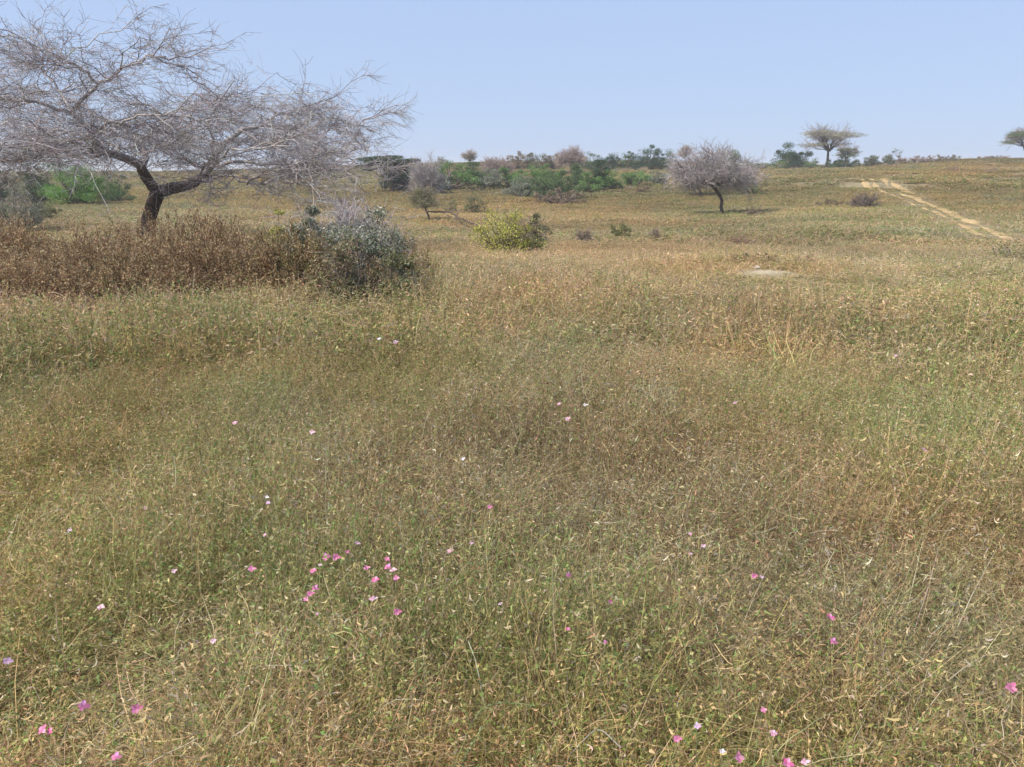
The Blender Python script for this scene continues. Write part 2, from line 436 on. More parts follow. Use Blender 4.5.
# patches where one kind of growth prevails: (pixel u, v, metres across, metres deep, kind, strength)
PATCH = [(90, 360, 2.6, 2.2, 'green', .9), (30, 450, .9, .7, 'green', .9), (230, 330, 2.2, 1.6, 'green', .6), (360, 640, .3, .25, 'green', .3),
         (500, 700, .4, .3, 'green', .4), (250, 540, .4, .3, 'green', .9), (30, 600, .35, .4, 'green', .8), (545, 560, .25, .25, 'green', .3), 
         (560, 440, 1.0, .8, 'rust', .9), (480, 480, .6, .5, 'rust', .7), (700, 500, .6, .5, 'rust', .6), (400, 400, .8, .6, 'rust', .4), (620, 480, .7, .5, 'rust', .7), (850, 640, .3, .3, 'rust', .4),
         (950, 290, 4, 3.2, 'green', .9), (850, 420, 1.2, .8, 'green', .7), (980, 380, 1.4, .9, 'green', .6), (690, 690, .3, .25, 'green', .5), (850, 730, .3, .2, 'green', .6),
         (220, 208, 6, 12, 'rust', 1.1), (100, 210, 5, 12, 'rust', 1.0), (250, 190, 12, 20, 'dry', 1), (330, 205, 5, 9, 'dry', .6),
         (760, 330, 1.2, .8, 'dry', .8), (650, 250, 3, 5, 'dry', .9), (560, 300, 3, 2, 'dry', .5), (960, 560, .5, .4, 'green', .5), (650, 390, .5, .4, 'green', .4)]
PATCH_W = [(hit(u, v, .3)[:2], a, b, k, s) for u, v, a, b, k, s in PATCH]
def kinds_at(x, y):
    d = np.hypot(x, y)
    sc = np.clip(d * .25, .35, 9)
    g = fbm(x, y, 1.3, 21) * .6 + fbm(x, y, 9, 22) * .4 - .5; r = fbm(x, y, 1.7, 31) * .6 + fbm(x, y, 11, 32) * .4 - .5
    G, Rr, D = g * 2.0 + .03, r * 2.0 - .02, np.full(x.shape, .10)
    for (c, a, b, k, s) in PATCH_W:
        e = s * .55 * np.exp(-(((x - c[0]) / a) ** 2 + ((y - c[1]) / b) ** 2))
        if k == 'green': G = G + e
        elif k == 'rust': Rr = Rr + e
        else: D = D + e
    G = G - .09 * sstep(16, 26, d)
    n = .16
    G = G + RNG.normal(0, n, x.shape); Rr = Rr + RNG.normal(0, n, x.shape)
    return np.where((G > Rr) & (G > D), 1, np.where(Rr > D, 2, 0)), g, r

HOLLOWS = [(*hit(u, v, .3)[:2], q) for u, v, q in ((110, 650, .3), (60, 690, .25), (700, 735, .16), (100, 465, .45), (880, 620, .12))]
def grass_height(x, y):
    d = np.hypot(x, y)
    h = (.34 + 1.2 * fbm(x, y, .55, 41, 2)) * (.85 + .3 * vnoise(x, y, 3.5, 42))
    h = h * (1 - .48 * sstep(7, 17, d)) * (1 - .08 * (1 - sstep(1.4, 2.4, d)))
    for hx, hy, hr in HOLLOWS: h = h * (1 - .5 * np.exp(-((x - hx) ** 2 + (y - hy) ** 2) / hr ** 2))
    h = h * (1 - .8 * np.exp(-(((x - 3.7) / 1.5) ** 2 + ((y - 10.6) / 1.5) ** 2)))
    return h

def grass_zone(name, r0, r1, dens, R, h, n, wid, forbs, seeds, tangle, leaf, var, label, k=5, vs=1.0):
    geos = []
    for ki, kn in enumerate(('dry', 'green', 'rust')):
        for v in range(var):
            geos.append(tile(100 * ki + v + int(r0 * 7), R, h, n, wid, PAL[kn], forbs * (3 if kn == 'green' else 1), seeds * (1 if kn == 'green' else 2), tangle * (2 if kn == 'rust' else 1), leaf, k, 330 if r0 < 5 else (90 if r0 < 10 else 0)))
    real = r0 < 5
    coll = tile_collection(name, geos, M_GRASS_NEAR if real else M_GRASS)
    x, y = ring_points(r0, r1, dens)
    m = (sand_mask(x, y) < .4) & (rut_dist(x, y) > .08 + .2 * (vnoise(x, y, 1.4, 77) > .5)) & ~((y < 1.25) & (np.abs(x) < .4) & (y < .6))
    rd = rut_dist(x, y)
    x, y, rd = x[m], y[m], rd[m]
    kd, g, r = kinds_at(x, y)
    z = terrain(x, y) - .02
    s = grass_height(x, y) * vs * RNG.uniform(.8, 1.2, len(x)) * np.where(rd < 1.1, .5, 1)
    sc = np.stack([np.full(len(x), 1.0) * RNG.uniform(.9, 1.15, len(x)) * np.where(rd < 1.2, .8, 1)] * 2 + [s], -1)
    br = 1 + (fbm(x, y, 2.4, 51) - .5) * .45 + (fbm(x, y, 16, 52) - .5) * (.45 + .5 * sstep(18, 40, np.hypot(x, y))) + RNG.normal(0, .07, len(x))
    d = np.hypot(x, y)
    warm = (fbm(x, y, 13, 61) - .5) * sstep(8, 30, d) * .6 + (fbm(x, y, 3, 62) - .5) * .35 + (fbm(x, y, .8, 63) - .5) * .5 * (1 - sstep(8, 20, d))
    tint = np.stack([br * (1 + .5 * warm), br * (1 - .05 * warm), br * (1 - .35 * warm)], -1) * np.stack([np.interp(d, [3, 12, 20, 60], k) for k in ([1.40, 1.68, 1.45, 1.12], [1.21, 1.45, 1.25, .985], [1.04, 1.40, 1.18, .78])], -1)
    scatter(name, coll, np.stack([x, y, z], -1), kd * var + RNG.integers(0, var, len(x)), sc, tint, 'stuff', label, None, real)

grass_zone('tall_grass', .7, 6.5, 14, .26, .40, 210, .0024, 16, 10, 20, .009, 5, 'fine mixed straw and green grass in the foreground of the meadow', 4, 1.0)
grass_zone('meadow_grass', 6.3, 21, 8, .42, .42, 200, .0052, 16, 9, 36, .018, 5, 'olive and straw coloured grass across the middle of the meadow', 4, 1.0)
grass_zone('hill_grass', 20.5, 60, 2.3, .75, .38, 190, .015, 9, 9, 14, .04, 4, 'dry tan grass on the rising ground behind the meadow', 3, .95)
grass_zone('ridge_grass', 59, 165, .6, 1.5, .40, 210, .036, 6, 8, 8, .08, 4, 'pale dry grass on the far ridge under the sky', 3, .9)

def build_scrub():
    geos = []
    for i in range(6):
        rng = np.random.default_rng(700 + i); g = Geo(); pal = [G_BROWN, G_OLIVE, G_RED][i % 3]
        P, side, L = blade_paths(rng, 60, .22, .5, .55, .3, 4)
        g.add(*strips(P, np.full((60, 4), .014), side, pick(rng, TW_BROWN, 60)))
        c = P[:, 2:].reshape(-1, 3); pts = np.repeat(c, 4, axis=0) + rng.normal(0, .05, (len(c) * 4, 3))
        g.add(*leaves(rng, pts, .06, .035, pick(rng, pal, len(pts)))); geos.append(g)
    coll = tile_collection('low_scrub', geos, M_GRASS)
    x, y = ring_points(17, 125, .09)
    m = (fbm(x, y, 11, 81) > .54) & (rut_dist(x, y) > 1.5); x, y = x[m], y[m]
    s = RNG.uniform(.4, .9, len(x)) * np.interp(y, [20, 100], [.75, 1.2])
    grp = (fbm(x, y, 20, 82) * 3.2 - .4 + RNG.uniform(-.4, .4, len(x))).astype(int) % 3
    scatter('low_scrub', coll, np.stack([x, y, terrain(x, y) - .05], -1), grp + 3 * RNG.integers(0, 2, len(x)), np.stack([s * 1.5, s * 1.5, s], -1),
            np.full((len(x), 3), 1.5), 'stuff', 'low brown and olive scrub dotted over the grassy slope')

# ------------------------------------------------------------------ tall dead weeds on the left
def weed_tile(seed, olive=False):
    rng = np.random.default_rng(seed); g = Geo(); n = 17
    P, side, L = blade_paths(rng, n, .3, 1.0, .16, .12, 6)
    wc = [(3, (.22, .135, .075)), (2, (.30, .20, .11)), (1, (.12, .08, .05))]
    g.add(*tubes(P, np.full((n, 6), .0035), 3, pick(rng, wc, n)))
    q = 52; t = (1 - rng.uniform(0, 1, (n, q)) ** 1.4 * .85) * 5; i0 = np.minimum(t.astype(int), 4); f = (t - i0)[..., None]
    r_ = np.arange(n)[:, None]
    pts = P[r_, i0] * (1 - f) + P[r_, i0 + 1] * f + rng.normal(0, 1, (n, q, 3)) * np.array([.02, .02, .04])
    lc = [(4, (.27, .165, .095)), (3, (.34, .235, .145)), (.8, (.46, .36, .23)), (2, (.19, .11, .07)), (.8, (.20, .19, .08))]
    if olive: lc = [(3, (.13, .14, .055)), (2, (.19, .18, .08)), (2, (.25, .17, .09)), (1, (.36, .28, .16)), (1, (.09, .10, .04))]
    g.add(*leaves(rng, pts.reshape(-1, 3),   .042, .015, pick(rng, lc, n * q), 0, 1))
    # plumed heads
    hp = (P[:, -1][:, None] + rng.normal(0, 1, (n, 12, 3)) * np.array([.012, .012, .075])).reshape(-1, 3)
    g.add(*leaves(rng, hp, .04, .012, pick(rng, [(2, (.50, .41, .27)), (2, (.36, .27, .17)), (1, (.24, .15, .09))], n * 12), 0, 1))
    P, side, L = blade_paths(rng, 60, .3, .6, .3, .5, 4)
    g.add(*strips(P, np.full((60, 4), .005), side, pick(rng, PAL['rust'], 60)))
    return g
def build_weeds():
    coll = tile_collection('tall_dead_weeds', [weed_tile(900 + i) for i in range(5)] + [weed_tile(950 + i, True) for i in range(3)], M_WEED)
    n = 5200
    Y = RNG.uniform(7.6, 13.5, n); U = RNG.uniform(-1.0, -.11, n); X = U * Y
    front = 8.55 + .3 * np.sin(X * 1.3) + .5 * vnoise(X, X * 0, 1.6, 71) + np.where(U > -.22, (U + .22) * 5, 0)
    back = 10.9 + 1.3 * vnoise(X, X * 0, 2.3, 72) - .5 * sstep(-.45, -.3, U)
    stray = RNG.uniform(0, 1, n)
    m = (Y > front - .9 * (stray < .10)) & (Y < back + 1.6 * (stray > .82)) & ((U < -.22) | (RNG.uniform(0, 1, n) < .5)) & (vnoise(X, Y, .45, 78) > .25) & (RNG.uniform(0, 1, n) < .35 + .65 * sstep(0, .5, Y - front)) & (RNG.uniform(0, 1, n) < .55)
    X, Y, U = X[m], Y[m], U[m]
    ol = (RNG.uniform(0, 1, len(X)) < np.clip((U + .34) / .12, .08, .8))
    ix = np.where(ol, 5 + RNG.integers(0, 3, len(X)), RNG.integers(0, 5, len(X)))
    s = .18 + .86 * fbm(X, Y, .7, 73) - .10 * sstep(-.2, -.12, U) - .05 * sstep(-.42, -.3, U)
    s *= RNG.uniform(.7, 1.3, len(X)) * (.45 + .55 * sstep(0, .9, Y - front[m]))
    br = .8 + .5 * fbm(X, Y, 1.0, 74)
    scatter('tall_dead_weeds', coll, np.stack([X, Y, terrain(X, Y)], -1), ix, np.stack([s * 0 + 1, s * 0 + 1, s], -1), np.stack([br * 1.1, br * 1.03, br * .88], -1),
            'stuff', 'dense stand of tall brown dead weeds below the big bare tree')
build_weeds()

# ------------------------------------------------------------------ trees and shrubs
def spawn(rng, P, m, L0, L1, ang, taper_R, bias=(0, 0, 0), flat=1.0, k=4, t0=.15, curl=.15, zmax=9, zmin=-9):
    """m children for every parent polyline"""
    n, kp, _ = P.shape
    t = rng.uniform(t0, 1, (n, m)) * (kp - 1); i0 = np.minimum(t.astype(int), kp - 2); f = (t - i0)[..., None]; r_ = np.arange(n)[:, None]
    base = (P[r_, i0] * (1 - f) + P[r_, i0 + 1] * f).reshape(-1, 3)
    pd = norm(P[r_, i0 + 1] - P[r_, i0]).reshape(-1, 3)
    N = n * m
    perp = rand_dirs(rng, N); perp = norm(perp - (perp * pd).sum(1, keepdims=True) * pd)
    a = rng.uniform(ang[0], ang[1], (N, 1))
    d = pd * np.cos(a) + perp * np.sin(a) + np.array(bias); d[:, 2] = np.clip(d[:, 2] * flat, zmin, zmax); d = norm(d)
    L = rng.uniform(L0, L1, (N, 1))[:, None]; s = np.linspace(0, 1, k)[None, :, None]
    cv = rand_dirs(rng, N)[:, None] * curl
    Pc = base[:, None] + (d[:, None] * s + cv * s ** 2 + rng.normal(0, .03, (N, k, 3)) * (s > 0)) * L
    R = taper_R[0] + (taper_R[1] - taper_R[0]) * np.linspace(0, 1, k)[None, :] * np.ones((N, 1))
    return Pc, R

def poly(rng, pts, k, jit):
    """densify a polyline with jitter, kept at its ends"""
    pts = np.asarray(pts, float); d = np.concatenate([[0], np.cumsum(np.linalg.norm(np.diff(pts, axis=0), axis=1))])
    s = np.linspace(0, d[-1], k); P = np.stack([np.interp(s, d, pts[:, j]) for j in range(3)], -1)
    P[1:-1] = P[1:-1] * .6 + (P[:-2] + P[2:]) * .2
    P[1:-1] += rng.normal(0, jit, (k - 2, 3)); return P

TWIG_PALE = [(4, (.46, .41, .40)), (3, (.34, .295, .29)), (2, (.58, .53, .50)), (2, (.20, .165, .16))]

def big_tree():
    rng = np.random.default_rng(11); D = 19.0
    base = at_depth(147, 236, D); base[2] = float(terrain(base[0], base[1])) - .05
    S = D / 832.0
    root = empty('bare_acacia_tree', base, 'large leafless flat-crowned acacia with dark forked trunk behind the brown weeds', 'tree')
    def pt(u, v, dy=0.0):
        v = v + (max(0, 165 - v) / 165) * (22 + 20 * min(1, max(0, (u - 150) / 150))); u = u if u < 230 else 230 + (u - 230) * .86      # a point of the tree from its measured outline, dy metres nearer (-) or farther (+)
        p = at_depth(u, v, D + dy); return p - base
    zb = pt(147, 240)
    tr = [np.array([0, 0, 0.]), pt(148, 226), pt(151, 208, .05), pt(158, 192, 0)]
    g = Geo(); P = poly(rng, tr, 9, .012)
    R = np.interp(np.linspace(0, 1, 9), [0, .12, .6, 1], [.24, .17, .155, .17])
    g.add(*tubes(P[None], R[None], 12, np.array([[.085, .062, .052]]))).obj('trunk', M_BARK, root, True)
    fork = tr[-1]
    limbs = [  # main limbs: points and radii
        ([fork, pt(150, 178, -.1), pt(143, 165, -.3), pt(125, 157, -.6), pt(104, 150, -.9), pt(92, 130, -1.2), pt(72, 106, -1.6)], .14, .05),
        ([fork, pt(176, 188, .2), pt(200, 180, .5), pt(212, 166, .7), pt(222, 140, .8), pt(240, 120, 1.0), pt(268, 115, 1.2), pt(300, 112, 1.5)], .145, .03),
        ([pt(143, 165, -.3), pt(146, 150, 0), pt(140, 135, .4), pt(120, 120, .9), pt(100, 112, 1.4)], .09, .03),
        ([pt(104, 150, -.9), pt(80, 152, -1.2), pt(55, 148, -1.6), pt(20, 150, -2)], .075, .02),
        ([pt(72, 106, -1.6), pt(82, 88, -1.7), pt(98, 72, -1.8), pt(118, 56, -1.8), pt(138, 44, -1.9), pt(166, 38, -2)], .06, .018),
        ([pt(98, 72, -1.8), pt(86, 58, -2), pt(72, 48, -2.1), pt(45, 32, -2.3), pt(8, 14, -2.5)], .04, .012),
        ([pt(72, 106, -1.6), pt(52, 96, -2), pt(30, 92, -2.4), pt(-10, 88, -2.8), pt(-50, 92, -3)], .05, .015),
        ([pt(72, 106, -1.6), pt(60, 80, -1.2), pt(50, 62, -1), pt(28, 45, -.8)], .04, .012),
        ([pt(200, 180, .5), pt(216, 158, .2), pt(208, 130, -.2), pt(208, 105, -.5), pt(222, 82, -.8), pt(234, 60, -1)], .07, .014),
        ([pt(240, 120, 1), pt(262, 135, .6), pt(300, 150, .2), pt(335, 152, -.2), pt(375, 168, -.5)], .05, .012),
        ([pt(212, 166, .7), pt(240, 160, 0), pt(275, 165, -.6), pt(310, 160, -1.1), pt(350, 148, -1.5), pt(392, 140, -1.8)], .06, .012),
        ([pt(200, 180, .5), pt(226, 176, -.4), pt(250, 184, -1), pt(290, 178, -1.6), pt(325, 186, -2)], .05, .012),
        ([pt(140, 135, .4), pt(160, 120, .9), pt(180, 100, 1.5), pt(205, 85, 2)], .05, .012),
        ([pt(146, 150, 0), pt(165, 142, -.8), pt(185, 128, -1.5), pt(190, 110, -2.2)], .05, .012),
        ([pt(92, 130, -1.2), pt(70, 128, -.4), pt(40, 122, .6), pt(5, 118, 1.4)], .05, .012),
        ([pt(100, 112, 1.4), pt(85, 95, 2), pt(60, 85, 2.5), pt(30, 75, 3)], .035, .012),
        ([pt(268, 115, 1.2), pt(285, 100, 1.3), pt(305, 92, 1.3), pt(316, 86, 1.2)], .025, .01),
        ([pt(300, 112, 1.5), pt(330, 122, 1.7), pt(360, 118, 1.8), pt(390, 104, 1.8)], .025, .008),
        ([pt(92, 130, -1.2), pt(110, 118, -2.2), pt(140, 108, -3.2), pt(175, 104, -3.8)], .05, .012),
        ([pt(222, 140, .8), pt(205, 135, 2.0), pt(180, 130, 3.2), pt(150, 125, 4)], .05, .012),
        ([pt(222, 140, .8), pt(255, 130, 2.2), pt(290, 128, 3.4), pt(320, 132, 4)], .05, .012),
        ([pt(200, 180, .5), pt(205, 165, -1), pt(225, 150, -2.2), pt(265, 142, -3.2), pt(300, 140, -3.8)], .05, .012),
        ([pt(104, 150, -.9), pt(90, 145, -2.2), pt(60, 138, -3.2), pt(30, 135, -4)], .05, .012),
        ([pt(125, 157, -.6), pt(120, 145, .8), pt(80, 135, 2.2), pt(40, 140, 3.4), pt(0, 142, 4)], .05, .012),
        ([pt(250, 184, -1), pt(280, 170, -2), pt(320, 168, -2.6), pt(355, 176, -3)], .03, .01),
        ([pt(55, 148, -1.6), pt(25, 160, -2.2), pt(-15, 165, -2.6)], .04, .012),
    ]
    LP, LR = [], []
    for pts, r0, r1 in limbs:
        P = poly(rng, pts, 14, .035); R = r1 * .8 + (r0 * (1 if r0 > .1 else .8) - r1 * .8) * np.linspace(1, 0, 14) ** 1.25
        LP.append(P); LR.append(R)
        dark = r0 > .1
        fr = np.linspace(0, 1, 10)
        thick = np.clip((R - .03) / .09, 0, 1)[:, None]
        c = np.array([.46, .41, .385]) * (1 - thick) + np.array([.12, .09, .078]) * thick
        V, Q, _ = tubes(P[None], R[None], 8, np.zeros((1, 3)))
        Geo().add(V, Q, np.repeat(c, 8, axis=0)).obj('limb', M_BARK, root, True)
    LP = np.array(LP)
    P1, R1 = spawn(rng, LP, 10, .6, 1.7, (.4, 1.35), (.015, .005), (0.03, 0, .0), .40, 7, .15, .32, .22, -.22)
    P2, R2 = spawn(rng, P1, 8, .35, 1.0, (.4, 1.3), (.0068, .0032), (0.02, 0, .02), .52, 5, .1, .35, .32)
    P3, R3 = spawn(rng, P2, 10, .12, .5, (.4, 1.3), (.0042, .0024), (0, 0, 0), .7, 4, .1, .3)
    g = Geo(); g.add(*tubes(P1, R1, 5, pick(rng, [(3, (.36, .32, .305)), (2, (.27, .235, .225)), (1, (.42, .38, .36))], len(P1), .12))); g.obj('branches', M_TWIG, root, True)
    g = Geo(); g.add(*tubes(P2, R2, 3, pick(rng, TWIG_PALE, len(P2)))).add(*tubes(P3, R3, 3, pick(rng, TWIG_PALE, len(P3))))
    g.obj('twigs', M_TWIG, root, False)
big_tree()

def clump_centres(rng, n, w, h, style, dep):
    """clump centres inside a crown of width w, height h (from its base), depth dep"""
    if style == 'flat':
        a = rng.uniform(0, 6.283, n); r = np.sqrt(rng.uniform(0, 1, n))
        layer = rng.choice([0, 1, 1, 1, .45], n)
        z = h * (.80 + .14 * (1 - r ** 2)) * np.where(layer == 1, 1, np.where(layer == 0, .9, .72))
        x, y = r * np.cos(a) * w * .43, r * np.sin(a) * dep * .43
        return np.stack([x, y, z], -1)
    d = rand_dirs(rng, n); d[:, 2] = np.abs(d[:, 2]); r = rng.uniform(.3, 1.12, (n, 1)) ** .8
    lo = {'dome': .12, 'tree': .45, 'low': .08}[style]
    q = d * r * np.array([w * .43, dep * .43, h * (1 - lo) * .86]); q[:, 2] += h * lo
    return q

def shrub(name, label, cat, u, vtop, w_px, vbase=None, Y=None, style='dome', pal=None, leaf=None, n=None, clumps=None, twig=None,
          twigs=0, wood=(.16, .12, .09), group=None, seed=0, dep=1.0, lean=0.0, stemR=None, dens=1.0, trunk_u=None, flat=0.0):
    rng = np.random.default_rng(abs(hash_name(name + label)) % 100000 + seed)
    tu = trunk_u if trunk_u is not None else u
    if Y is None: b = hit(tu, vbase)
    else:
        b = at_depth(tu, 200, Y); b[2] = float(terrain(b[0], b[1]))
    D = b[1]; S = D / 832.0
    w = w_px * S; h = (at_depth(u, vtop, D)[2] - b[2]) * (1.0 if style in ('flat', 'tree') else 1.09)
    ox = (u - tu) * S
    root = empty(name, b, label, cat, group)
    dep_m = w * dep
    nc = clumps or int(np.clip(14 + w * 8, 14, 46))
    C = clump_centres(rng, nc, w, h, style, dep_m)
    C += np.stack([np.full(nc, ox), np.zeros(nc), np.zeros(nc)], -1)
    C[:, 0] += lean * C[:, 2]
    sR = stemR or max(.012, w * .014)
    # stems
    g = Geo()
    if style in ('tree', 'flat'):
        fh = h * (.38 if style == 'tree' else .45)
        fk = np.array([ox * .45 + rng.normal(0, .03) * h, rng.normal(0, .03) * h, fh])
        T = poly(rng, [(0, 0, -.08), (fk[0] * .3 + .02 * h, 0, fh * .45), tuple(fk)], 7, .008 * h)
        trg = Geo(); trg.add(*tubes(T[None], np.linspace(sR * 2.4, sR * 1.5, 7)[None], 8, np.array([wood]))); trg.obj('trunk', M_BARK, root, True)
        st = np.tile(fk, (nc, 1)); low = np.stack([C[:, 0] * .6 + fk[0] * .4, C[:, 1] * .6 + fk[1] * .4, fh + (C[:, 2] - fh) * (.45 if style == 'tree' else .62)], -1)
    else:
        st = np.stack([rng.normal(0, .06, nc) * w, rng.normal(0, .06, nc) * dep_m, np.full(nc, -.05)], -1)
        low = np.stack([C[:, 0] * .55, C[:, 1] * .55, C[:, 2] * .5], -1)
    s = np.linspace(0, 1, 6)[None, :, None]
    P = (1 - s) ** 2 * st[:, None] + 2 * s * (1 - s) * low[:, None] + s ** 2 * C[:, None]
    P[:, 1:] += rng.normal(0, .018, (nc, 5, 3)) * h
    g.add(*tubes(P, np.linspace(sR, sR * .3, 6)[None] * rng.uniform(.6, 1.2, (nc, 1)), 5, np.tile(np.array(wood), (nc, 1)) * rng.uniform(.8, 1.3, (nc, 1))))
    g.obj('branches' if style in ('tree', 'flat') else 'stems', M_TWIG, root, True)
    px = S
    if twigs:
        tp = twig or TWIG_PALE
        P1, R1 = spawn(rng, P, max(2, int(twigs ** .5 * 1.0)), h * .14, h * .34, (.3, 1.0), (sR * .35, sR * .15), (0, 0, .12), .8, 4, .35)
        P2, R2 = spawn(rng, P1, max(2, int(twigs ** .5 * 1.3)), h * .06, h * .2, (.3, 1.1), (max(.0025, px * .09), max(.0018, px * .06)), (0, 0, .08), .8, 4, .1)
        gg = Geo(); gg.add(*tubes(P1, R1, 3, pick(rng, tp, len(P1)))).add(*tubes(P2, R2, 3, pick(rng, tp, len(P2))))
        gg.obj('twigs', M_TWIG, root)
    if pal:
        lf = leaf or max(.03, px * .95)
        n = n or int(2400 * dens * np.clip(w * h / (lf * 25) ** 2 * 1.5, .6, 8))
        ci = rng.integers(0, nc, n)
        cr = rng.uniform(.4, 1.35, nc)[ci][:, None] * min(w, h) * (.13 if style != 'flat' else .12)
        sp = np.array([1.25, 1.25, .8]) if style != 'flat' else np.array([2.0, 2.0, .32])
        L = C[ci] + rand_dirs(rng, n) * rng.uniform(0, 1, (n, 1)) ** .5 * cr * sp * 1.35
        L[:, 2] = np.maximum(L[:, 2], .02)
        tone = rng.uniform(.75, 1.3, nc)[ci][:, None]
        Geo().add(*leaves(rng, L, lf, lf * .6, np.clip(pick(rng, pal, n) * tone, .01, .8), flat)).obj('foliage', M_LEAF, root)
    return root

def hash_name(s):
    h = 5381
    for ch in s: h = (h * 33 + ord(ch)) & 0x7FFFFFFF
    return h

G_FRESH = [(4, (.15, .255, .065)), (2, (.20, .31, .09)), (1, (.09, .17, .045))]
G_DARK = [(4, (.06, .10, .045)), (2, (.085, .13, .06)), (1, (.04, .07, .035))]
G_MID = [(4, (.11, .17, .06)), (2, (.15, .205, .08)), (1, (.075, .115, .045))]
G_GREY = [(4, (.21, .23, .15)), (2, (.33, .345, .26)), (2, (.13, .145, .085)), (1, (.45, .45, .37)), (1, (.26, .21, .14))]
G_YEL = [(4, (.52, .51, .085)), (2, (.40, .41, .08)), (1, (.56, .53, .15)), (1, (.30, .25, .12))]
G_OLIVE = [(4, (.19, .195, .08)), (2, (.26, .24, .12)), (1, (.12, .13, .05))]
G_BROWN = [(4, (.26, .185, .11)), (2, (.34, .25, .155)), (1, (.17, .12, .075))]
G_PALE = [(4, (.37, .34, .24)), (2, (.44, .40, .30)), (1, (.26, .25, .16))]
G_LIME = [(4, (.17, .32, .06)), (2, (.22, .38, .09)), (1, (.10, .20, .045))]
G_RED = [(3, (.20, .12, .07)), (2, (.28, .18, .10)), (1, (.12, .07, .045))]
TW_BROWN = [(3, (.33, .25, .19)), (2, (.42, .34, .27)), (1, (.20, .15, .12))]
TW_MAUVE = [(4, (.47, .415, .39)), (3, (.32, .27, .265)), (1, (.54, .49, .47))]
TW_PINK = [(4, (.46, .36, .31)), (3, (.36, .27, .23)), (1, (.54, .45, .39))]

build_scrub()
# left side
shrub('green_shrub', 'bright green rounded shrub seen under the big bare tree', 'shrub', 80, 155, 72, vbase=206, pal=G_LIME, seed=1, dens=2.4, clumps=46)
shrub('green_shrub', 'dull green low shrub touching the right side of the bright green one', 'shrub', 116, 170, 44, vbase=203, pal=G_MID, seed=2)
shrub('dark_shrub', 'very dark shrub at the left behind the bright green one', 'shrub', 36, 160, 44, Y=44, pal=G_DARK, seed=3, dens=1.6)
shrub('dark_shrub', 'dark shrub cut by the left edge of the picture', 'shrub', -4, 158, 40, Y=46, pal=G_DARK, seed=4, dens=1.6)
shrub('grey_shrub', 'grey green leafy shrub at the left edge behind the dead weeds', 'shrub', 12, 180, 62, vbase=232, pal=G_GREY, twigs=20, twig=TW_MAUVE, seed=5)
shrub('olive_shrub', 'small olive shrub between grey shrub and bright green shrub', 'shrub', 48, 198, 30, vbase=222, pal=G_OLIVE, seed=6)

# bush at the end of the weed stand
shrub('silvery_bush', 'silvery grey green bush at the right end of the dead weeds', 'bush', 364, 199, 86, Y=9.9, pal=G_GREY, leaf=.034, n=13000, clumps=50, twigs=14, twig=TW_MAUVE, seed=11)
shrub('silvery_bush', 'grey green bush with dark gaps left of the silvery one, below the crown', 'bush', 314, 190, 76, Y=10.5, pal=G_GREY, leaf=.04, n=9000, clumps=40, twigs=10, seed=12)
shrub('yellow_bush', 'small yellow green bush behind the dead weeds', 'bush', 274, 208, 34, Y=13.5, pal=G_YEL, leaf=.04, n=1500, clumps=16, seed=13)
shrub('dead_bush', 'tangled mauve dead bush between the two silvery green bushes', 'bush', 346, 192, 90, Y=11.2, twigs=100, twig=TWIG_PALE, clumps=36, seed=14)
shrub('olive_bush', 'low dark olive bush at the foot of the silvery bush', 'bush', 386, 246, 54, Y=9.2, pal=G_OLIVE, leaf=.035, n=5000, clumps=34, twigs=14, twig=TW_BROWN, seed=140)
shrub('olive_bush', 'olive brown leafy bush between dead weeds and silvery bush', 'bush', 340, 238, 66, Y=9.0, pal=G_OLIVE + G_BROWN, leaf=.035, n=5000, clumps=34, twigs=14, twig=TW_BROWN, seed=141)

# middle distance
shrub('small_tree', 'little brown green tree with thin crooked trunk right of the silvery bush', 'tree', 423, 186, 36, vbase=221, trunk_u=429, style='tree', pal=G_OLIVE, twigs=40, twig=TW_BROWN, seed=15, leaf=.05)
shrub('olive_shrub', 'olive shrub left above the yellow green bush', 'shrub', 474, 196, 26, vbase=214, pal=G_OLIVE, seed=16)
shrub('olive_shrub', 'small faint olive shrub just right of the little crooked tree', 'shrub', 450, 197, 18, vbase=212, pal=G_OLIVE, seed=17, dens=.5)
shrub('yellow_green_bush', 'yellow green bush alone in the open grass near the centre', 'bush', 509, 202, 78, vbase=258, pal=G_YEL, seed=18, clumps=52, leaf=.036, n=9000, twigs=20, twig=TW_BROWN)
shrub('olive_bush', 'darker olive bush touching the right side of the yellow green one', 'bush', 538, 210, 32, vbase=256, pal=G_OLIVE, seed=19, leaf=.05, n=2200, twigs=16, twig=TW_BROWN)
shrub('dead_shrub', 'small brown twiggy dead shrub right of the yellow green bush', 'shrub', 584, 227, 26, vbase=243, twigs=90, twig=TW_BROWN, seed=20)
shrub('olive_shrub', 'low olive yellow shrub halfway between yellow green bush and lone bare tree', 'shrub', 620, 223, 30, vbase=238, pal=G_OLIVE + [(3, (.22, .22, .06))], seed=21)
shrub('dead_shrub', 'tiny brown dead shrub right of the low olive yellow shrub', 'shrub', 655, 229, 16, vbase=240, twigs=60, twig=TW_BROWN, seed=22)

